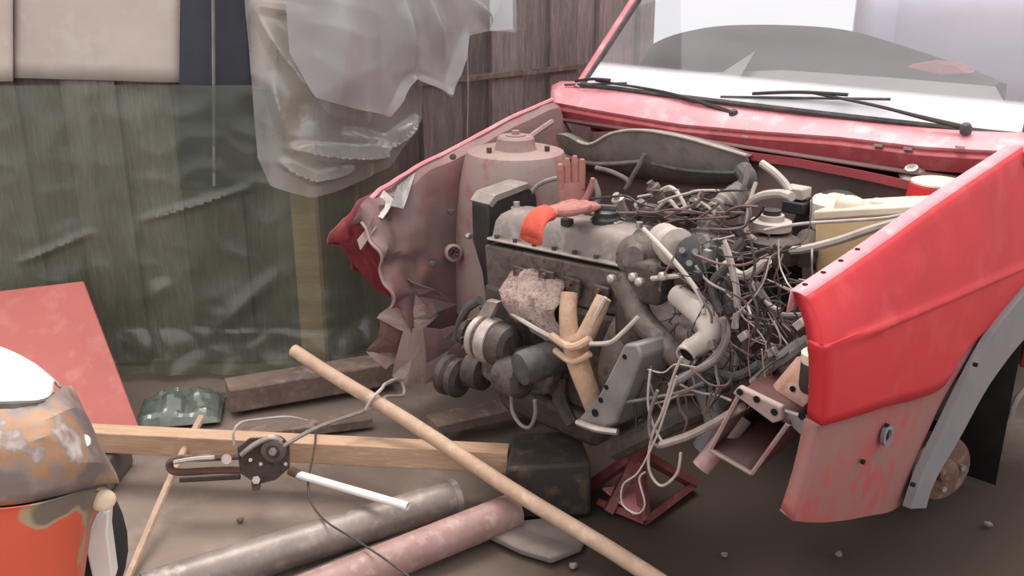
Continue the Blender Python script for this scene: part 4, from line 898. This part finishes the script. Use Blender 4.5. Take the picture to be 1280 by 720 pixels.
# ============================================================ BELOW / BESIDE THE CAR
jk = thing('axle_stand', 'maroon tripod axle stand under the front of the engine', 'axle stand', G(800, 620, 2, 0))
jo = Vector(jk.location)
def J(px, py, Y): return G(px, py, 1, Y) - jo
topp = J(798, 566, 2.27)
for q, Y in (((735, 610), 2.27), ((806, 652), 2.19), ((868, 605), 2.33), ((760, 640), 2.22)):
    f = G(*q, 2, .012) - jo; MB().tube([topp + (f - topp).normalized() * .01, f], .017, 4, smooth=0).obj('leg', M['jack'], jk)
MB().lathe(topp + Vector((0, 0, -.02)), (0, 0, 1), [(.03, 0), (.034, .05), (.05, .055), (.05, .07), (.0, .07)], 14).obj('saddle', M['jack'], jk)
a, b, c = [G(*q, 2, .012) - jo for q in ((748, 628), (806, 652), (864, 608))]
MB().tube([a, b], .013, 4, smooth=0).obj('brace', M['jack'], jk); MB().tube([b, c], .013, 4, smooth=0).obj('brace', M['jack'], jk)
a = G(790, 630, 2, .05) - jo
MB().prism([G(*q, 2, .035) - jo for q in ((752, 612), (798, 606), (804, 636), (792, 645))], (0, 0, .006)).obj('gusset_plate', M['pink'], jk, bevel=.002, label='dusty pinkish plate between the legs')

def slab(name, px, z0, h, m, label, cat, amp=.006, seed=1, bevel=.006):
    P = [G(*q, 2, z0) for q in px]; c = sum(P, Vector()) / len(P); c.z = 0
    mb = MB().prism([p - c for p in P], (0, 0, h)); mb.crumple(amp, 12, seed); mb.V = [(x, y, max(z, -c.z - .0 if False else z)) for x, y, z in mb.V]
    o = mb.obj(name, m, bevel=bevel); o.location = c; return tag(o, label, cat)
slab('metal_box', [(632, 652), (738, 645), (722, 600), (640, 604)], .0, .16, M['dark_rust'], 'dark rusty metal block standing under the engine beside the axle stand', 'block', .006, 2, .01)
slab('concrete_slab', [(600, 672), (640, 660), (690, 655), (735, 668), (728, 690), (690, 705), (650, 694)], .0, .022, M['stone'], 'flat grey broken concrete slab behind the leaning pole', 'slab', .008, 3)
a, b = G(540, 538, 2, .03), G(690, 505, 2, .03)
d = (b - a).normalized(); nrm = Vector((-d.y, d.x, 0))
tag(MB().prism([a - nrm * .045, b - nrm * .045, b + nrm * .045, a + nrm * .045], (0, 0, .035)).obj('plank', M['timber'], bevel=.004), 'short grey weathered plank on the ground below the alternator', 'plank')
rnd = random.Random(4)
for i, (q, lb) in enumerate((((717, 707), 'small grey stone on the dirt beside the broken concrete slab'), ((1048, 692), 'small stone on the dark dirt below the tip of the red wing'), ((1235, 655), 'small stone on the dirt at the right edge, near the wheel hub'),
                             ((300, 650), 'small stone on the bare dirt between the thin stick and the grey pipe'), ((905, 694), 'small stone on dark dirt at the bottom, right of the pole foot'))):
    c = G(*q, 2, 0); mb = MB().lathe((0, 0, -.006), (0, 0, 1), [(.004, 0), (.014, .004), (.012, .012), (.004, .015)], 7).crumple(.006, 60, i)
    o = mb.obj('pebble', M['stone'], ang=20); s = rnd.uniform(.6, 1.1); o.location = c; o.scale = (s, s, s)
    tag(o, lb, 'stone')
# crumpled dark film at the foot of the fence
bc = G(244, 520, 2, .0); rows = []
for i in range(17):
    rr = []
    for j in range(25):
        x, y = (j / 24 - .5) * .26, (i / 16 - .5) * .22; k = max(0, 1 - (x / .13) ** 2) * max(0, 1 - (y / .11) ** 2)
        rr.append(Vector((x, y, .010 + .05 * k ** .6 * (1 + .9 * noise.noise(Vector((x * 16, y * 16, 2)))) + .02 * abs(noise.noise(Vector((x * 40, y * 40, 7)))) * k ** .3)))
    rows.append(rr)
o = MB().grid(rows).obj('crumpled_film', M['bag'], ang=20); o.location = (bc.x - .05, bc.y + .02, .0); o.rotation_euler = (0, 0, .2)
tag(o, 'crumpled dark heap of plastic film at the foot of the fence, left of the timber', 'plastic film')

# ============================================================ FOREGROUND
# round pole leaning across
pB, pT = G(862, 752, 2, .0), G(367, 437, 1, 2.52)
d = (pT - pB).normalized(); L_ = (pT - pB).length
P = [pB + d * (L_ * k / 12) + Vector((0, 0, .004 * math.sin(k))) for k in range(13)]
tag(MB().tube(P, [.021, .0205, .0195, .019, .0185], 14, smooth=0).obj('pole', M['pole']), 'long round peeled wooden pole leaning diagonally across the foreground', 'pole')
# square beam
bL, bR = G(60, 560, 1, 2.40), G(636, 592, 1, 2.27)
bL.z = .125; bR.z = .125
dv = (bR - bL).normalized(); nv = Vector((-dv.y, dv.x, 0))
Rb = Matrix((dv, nv, Vector((0, 0, 1)))).transposed()
bm_ = MB().box((0, 0, 0), ((bR - bL).length, .055, .062)); bo = bm_.obj('square_beam', M['wood'], bevel=.003)
bo.location = (bL + bR) / 2; bo.rotation_euler = Rb.to_euler(); tag(bo, 'fresh pale square wooden beam lying level behind the hand winch', 'beam')
bl = MB().box((0, 0, 0), (.16, .16, .094)).obj('brick', M['stone'], bevel=.006); bl.location = (bL.x + .12, bL.y, .041); tag(bl, 'grey block under the left end of the square beam', 'block')
# thick old timber by the fence
a, b = Vector((-.93, 2.86, .0)), Vector((-.30, 2.98, .0))
tp = [(285, 488), (490, 455)]
a, b = G(290, 522, 2, 0), G(492, 486, 2, 0); d = (b - a).normalized(); nrm = Vector((-d.y, d.x, 0)); L2 = (b - a).length + .02; ms = []
for k in range(9):
    p = a + d * (L2 * k / 8); w_ = .004 * noise.noise(Vector((k * .9, 0, 2))); ms.append([p + Vector((0, 0, .012)) , p + nrm * (.10 + w_) + Vector((0, 0, .012)), p + nrm * .10 + Vector((0, 0, .098 + w_)), p + Vector((0, 0, .095 - w_))])
m = MB().grid(ms, close=True); m.poly(ms[0]); m.poly(list(reversed(ms[-1])))
tag(m.obj('timber', M['timber'], bevel=.006), 'thick dark old timber lying along the foot of the fence', 'timber')
m = MB().box((0, 0, 0), (.5, .06, .03)); o = m.obj('batten', M['timber'], bevel=.003); p = G(300, 540, 2, .012); o.location = (p.x + .15, p.y + .02, .010); o.rotation_euler = (0, 0, .28)
tag(o, 'thin dark batten on the ground in front of the old timber', 'batten')
# leaning red panel
pc = [G(178, 545, 2, .01), G(105, 352, 1, 3.02), G(-60, 372, 1, 3.02), G(-60, 560, 2, .01)]
pc[2] = pc[1] + (pc[2] - pc[1])
rows = [[pc[1].lerp(pc[0], t).lerp(pc[2].lerp(pc[3], t), u) for u in [k / 6 for k in range(7)]] for t in [k / 6 for k in range(7)]]
rp_ = MB().grid(rows).obj('leaning_sheet', M['panel'], solid=.012, bevel=.004); tag(rp_, 'flat faded red sheet panel leaning against the plastic covered fence', 'panel')
p = pc[1].lerp(pc[0], .5).lerp(pc[2].lerp(pc[3], .5), .45) + Vector((0, -.012, 0))
p = G(52, 452, 1, 2.80)
# steel pipes on the ground
def pipe(q0, q1, r, ri, m, label):
    a, b = G(*q0, 2, r), G(*q1, 2, r)
    return tag(MB().pipe(a, b, r, ri, 24).obj('steel_pipe', m), label, 'pipe')
a, b = G(180, 742, 2, .048), G(568, 622, 2, .048)
p1 = thing('steel_pipe', 'thick dull grey steel pipe on the ground, left of the reddish pipe', 'pipe', (0, 0, 0))
MB().pipe(a, b, .048, .042, 28).obj('pipe_body', M['pipe'], p1)
MB().pipe(b - (b - a).normalized() * .012, b + (b - a).normalized() * .004, .050, .042, 28).obj('pipe_rim', M['silver'], p1, label='bright cut end of the pipe')
a, b = G(360, 752, 2, .045), G(642, 638, 2, .045)
tag(MB().pipe(a, b, .045, .04, 28).obj('steel_pipe', M['pipe_red']), 'reddish primed steel pipe on the ground, right of the grey pipe', 'pipe')
a, b = G(332, 739, 2, .012), G(520, 664, 2, .012)
tag(MB().tube([a, b], .011, 8, smooth=0).obj('rod', M['iron']), 'thin dark rod lying between the two steel pipes', 'rod')
a, b = G(512, 566, 2, .006), G(580, 527, 2, .006)
tag(MB().box((0, 0, 0), ((b - a).length, .016, .010), Matrix.Rotation(math.atan2(b.y - a.y, b.x - a.x), 3, 'Z')).obj('metal_strip', M['iron'], bevel=.002), 'thin dark metal strip flat on the ground between the pole and the plank', 'strip').location = (a + b) / 2
# thin stick
s1, s2 = G(252, 522, 1, 2.46), G(155, 735, 2, .0); s2b = G(216, 592, 1, 2.24)
tag(MB().tube([s1, s2b, s2], [.011, .010, .009], 8, smooth=3).obj('stick', M['pole']), 'thin bent wooden stick propped against the square beam', 'stick')

# hand winch on the beam
wy = 2.20
wn = thing('hand_winch', 'greasy hand cable winch with pale handle hanging on the square beam', 'winch', G(330, 578, 1, wy))
wo = Vector(wn.location)
def Wp(px, py, dy=0): return G(px, py, 1, wy + dy) - wo
for dy in (-.022, .018):
    MB().prism([Wp(*q, dy) for q in ((296, 560), (312, 548), (350, 546), (362, 556), (362, 585), (345, 600), (322, 606), (300, 592))], (0, .006, 0)).obj('side_plate', M['iron'], wn, bevel=.002)
MB().lathe(Wp(342, 563, -.028), (0, -1, .1), [(.030, -.03), (.034, -.02), (.024, -.010), (.034, .0), (.030, .008), (.018, .010), (.016, .004)], 22).obj('cable_drum', M['alu'], wn)
MB().lathe(Wp(342, 563, -.034), (0, -1, .1), [(.010, 0), (.010, .012), (0, .013)], 6).obj('drum_nut', M['silver'], wn)
MB().cyl(Wp(320, 600, -.03), Wp(320, 600, .03), .011, n=6).obj('bolt', M['silver'], wn); MB().box(Wp(320, 605, -.02), (.02, .02, .03)).obj('bolt_head', M['alu'], wn, bevel=.003)
MB().tube([Wp(302, 568, -.02), Wp(318, 556, -.03), Wp(338, 547, -.03), Wp(352, 551, -.02)], .007, 8).obj('pawl', M['silver'], wn)
MB().cyl(Wp(283, 574, -.03), Wp(283, 574, -.0), .013, n=12).obj('pin', M['hose_pale'], wn)
MB().tube([Wp(305, 588, -.01), Wp(270, 588, -.01), Wp(222, 590, -.01), Wp(212, 582, -.005), Wp(220, 574, -.005), Wp(262, 572, -.01), Wp(300, 570, -.01)], .010, 8).obj('hook_strap', M['rust'], wn)
MB().tube([Wp(300, 596, 0), Wp(260, 598, 0), Wp(225, 600, 0)], .007, 6).obj('hook_strap', M['iron'], wn)
MB().tube([Wp(218, 578, -.02), Wp(240, 574, -.03), Wp(268, 572, -.03)], .006, 6).obj('hook_tongue', M['hose_pale'], wn)
MB().pipe(Wp(372, 593, -.03), Wp(510, 633, -.17), .0105, .008, 16).obj('handle', M['car_white'], wn, label='pale straight tube handle')
MB().cyl(Wp(362, 588, -.02), Wp(376, 594, -.032), .012, n=12).obj('handle_socket', M['rust'], wn)
for q in ((357, 580), (326, 580), (313, 575)): MB().cyl(Wp(*q, -.03), Wp(*q, -.02), .005, n=8).obj('rivet', M['silver'], wn)
pt = P[0]
# point on the pole where the cable is tied
def on_pole(px): 
    best = min((abs((lambda v: 640 + FPX * v.x / (cp * v.y - sp * (v.z - CAMH)))(pB + (pT - pB) * t) - px), t) for t in [k / 400 for k in range(401)])
    return pB + (pT - pB) * best[1]
op = on_pole(464)
hk = to_world(KX(500, 478, -.585))
MB().tube([Wp(350, 562, -.03), Wp(362, 553, -.02), Wp(400, 533, .05), op + Vector((-.015, -.02, -.026)) - wo], .0055, 6).obj('cable', M['hose'], wn)
tag(MB().tube([op + Vector((-.012, -.024, -.02)), op + Vector((.006, -.026, .012)), op + Vector((.03, .0, .03)), op.lerp(hk, .5) + Vector((0, 0, .02)), hk + Vector((0, 0, .01)), hk + Vector((.012, -.02, -.03)), op.lerp(hk, .5) + Vector((0, 0, -.02)), op + Vector((.02, .012, -.022)), op + Vector((-.012, .0, -.03))], .005, 6).obj('wire_loop', M['hose_pale']), 'twisted wire loop tying the pole to the crumpled car corner', 'wire')
tag(MB().tube([G(293, 556, 1, 2.2), G(292, 540, 1, 2.21), G(302, 528, 1, 2.24), G(325, 524, 1, 2.3), G(360, 521, 1, 2.34), G(384, 526, 1, 2.38)], .0035, 6).obj('wire', M['wire_pale']), 'pale stiff wire arching above the hand winch', 'wire')
tag(MB().tube([G(395, 530, 1, 2.37), G(394, 552, 1, 2.29), G(390, 575, 1, 2.22), G(385, 605, 2, .12), G(390, 630, 2, .10), G(408, 652, 2, .105), G(440, 672, 2, .104), G(480, 698, 2, .103), G(530, 735, 2, .09)], .0028, 6).obj('wire', M['wire_dark']), 'thin dark wire drooping over the beam and both pipes', 'wire')

# ============================================================ STRIPPED CAR AT THE LEFT EDGE
c2 = thing('car', 'neighbouring car with white bonnet and rust-stripped orange wing, at left edge', 'car', (0, 0, 0))
A = [G(*q, 1, Y) for q, Y in (((-160, 408), 1.66), ((-60, 420), 1.64), (( -10, 430), 1.62), (( 20, 442), 1.60), ((45, 456), 1.58), ((62, 470), 1.56), ((72, 482), 1.54))]
B = [G(*q, 1, Y) for q, Y in (((-160, 503), 1.44), ((-60, 502), 1.44), ((-10, 502), 1.44), ((22, 501), 1.44), ((50, 500), 1.45), ((60, 496), 1.47), ((66, 488), 1.50))]
n = 24; A, B = resample(A, n), resample(B, n)
MB().grid([[p + Vector((0, .03, -.03)) for p in A], A] + [[p.lerp(q, t) + Vector((0, 0, .012 * math.sin(math.pi * t))) for p, q in zip(A, B)] for t in (.2, .4, .6, .8)] + [B, [p + Vector((0, .004, -.012)) for p in B]]).obj('bonnet', M['car_white'], c2, solid=.003)
MB().tube([p + Vector((0, -.008, -.006)) for p in B], .008, 6, smooth=0).obj('bonnet_seam', M['rubber'], c2)
# wing: rails from the bonnet seam over the shoulder down the side, columns run left to right and wrap round the nose
rails = [[((-160, 506), 1.44), ((0, 506), 1.435), ((50, 504), 1.445), ((72, 488), 1.50), ((84, 482), 1.56), ((92, 486), 1.64)],
         [((-160, 540), 1.39), ((0, 536), 1.385), ((55, 526), 1.40), ((92, 510), 1.47), ((108, 520), 1.55), ((112, 530), 1.64)],
         [((-160, 572), 1.36), ((0, 562), 1.36), ((60, 545), 1.38), ((104, 540), 1.46), ((124, 556), 1.55), ((126, 562), 1.64)],
         [((-160, 600), 1.35), ((0, 594), 1.35), ((70, 582), 1.37), ((122, 578), 1.45), ((142, 588), 1.54), ((140, 592), 1.64)],
         [((-160, 640), 1.345), ((0, 632), 1.345), ((60, 622), 1.365), ((120, 606), 1.45), ((148, 604), 1.54), ((144, 606), 1.64)]]
R = [resample(smooth_path([G(*q, 1, Y) for q, Y in r]), 30) for r in rails]
full = []
for i in range(4):
    for t in (0, .33, .66): full.append([a.lerp(b, t) for a, b in zip(R[i], R[i + 1])])
full.append(R[4])
MB().grid(full).obj('wing', M['stripped'], c2, solid=.003, label='front wing stripped to grey metal and ochre rust')
R2 = [((-160, 645), 1.343), ((0, 636), 1.343), ((60, 627), 1.362), ((112, 612), 1.45), ((130, 620), 1.53)]
R3 = [((-160, 700), 1.345), ((0, 690), 1.345), ((60, 680), 1.365), ((98, 668), 1.43), ((112, 662), 1.53)]
R4 = [((-160, 790), 1.36), ((0, 790), 1.36), ((60, 775), 1.37), ((92, 765), 1.42), ((102, 740), 1.53)]
RR = [resample(smooth_path([G(*q, 1, Y) for q, Y in r]), 30) for r in (R2, R3, R4)]
MB().grid([[p + Vector((0, -.006, .003)) for p in RR[0]], RR[0], [a.lerp(b, .5) for a, b in zip(RR[0], RR[1])], RR[1], [a.lerp(b, .5) for a, b in zip(RR[1], RR[2])], RR[2]]).obj('lower_wing', M['flaked'], c2, solid=.003, label='orange-red lower wing with flaked grey patches')
lp = G(130, 626, 1, 1.49)
MB().lathe(lp, (.55, -.8, .05), [(.018, -.02), (.021, 0), (.016, .007), (.008, .010), (0, .010)], 16).obj('turn_signal', M['lampw'], c2, label='small pale turn signal lens')
lp = G(104, 552, 1, 1.45); MB().lathe(lp, (.3, -.6, .7), [(.012, -.01), (.012, .003), (0, .005)], 14).obj('filler_patch', M['car_white'], c2, label='round white spot of filler')
MB().prism([G(*q, 1, 1.56) for q in ((128, 642), (136, 640), (134, 668), (142, 730), (120, 745), (108, 690), (112, 664))], (-.01, .05, 0)).obj('bumper_end', M['car_white'], c2, bevel=.004, label='white end of the bumper')
tw = G(70, 800, 1, 1.62); tw.z = .26
MB().lathe((-1.06, 1.60, .26), (0, 1, 0), [(.15, 0), (.22, -.02), (.26, .01), (.27, .06), (.26, .12), (.2, .14)], 36).obj('wheel', M['tyre'], c2)
MB().prism([(-1.9, 1.50, .25), (-.92, 1.50, .25), (-.92, 1.50, .50), (-1.9, 1.50, .62)], (0, .05, 0)).obj('inner_panel', M['dark'], c2)

# small extras
p = to_world(Vector((.30, 1.30, 0)))
red = [K(*q, 1, 1.235) for q in ((1118, 93), (1140, 80), (1165, 76), (1195, 80), (1212, 92), (1170, 96))]
tag(MB().prism([to_world(v) for v in red], (to_world(Vector((0, .05, 0))) - to_world(Vector((0, 0, 0))))).obj('red_cloth', M['pink'], bevel=.006), 'folded red cloth on the dashboard behind the windscreen', 'cloth')
pp = [KY(*q, yy) for q, yy in (((912, 118), 1.10), ((862, 118), 1.13), ((944, 64), 1.17))]
tag(MB().poly([to_world(v) for v in pp]).obj('reflection_patch', M['reflection_patch'], solid=.002), 'pale three-cornered patch put in for a reflection on the windscreen', 'reflection_patch')  # windscreen reflection modelled as an added pale triangle
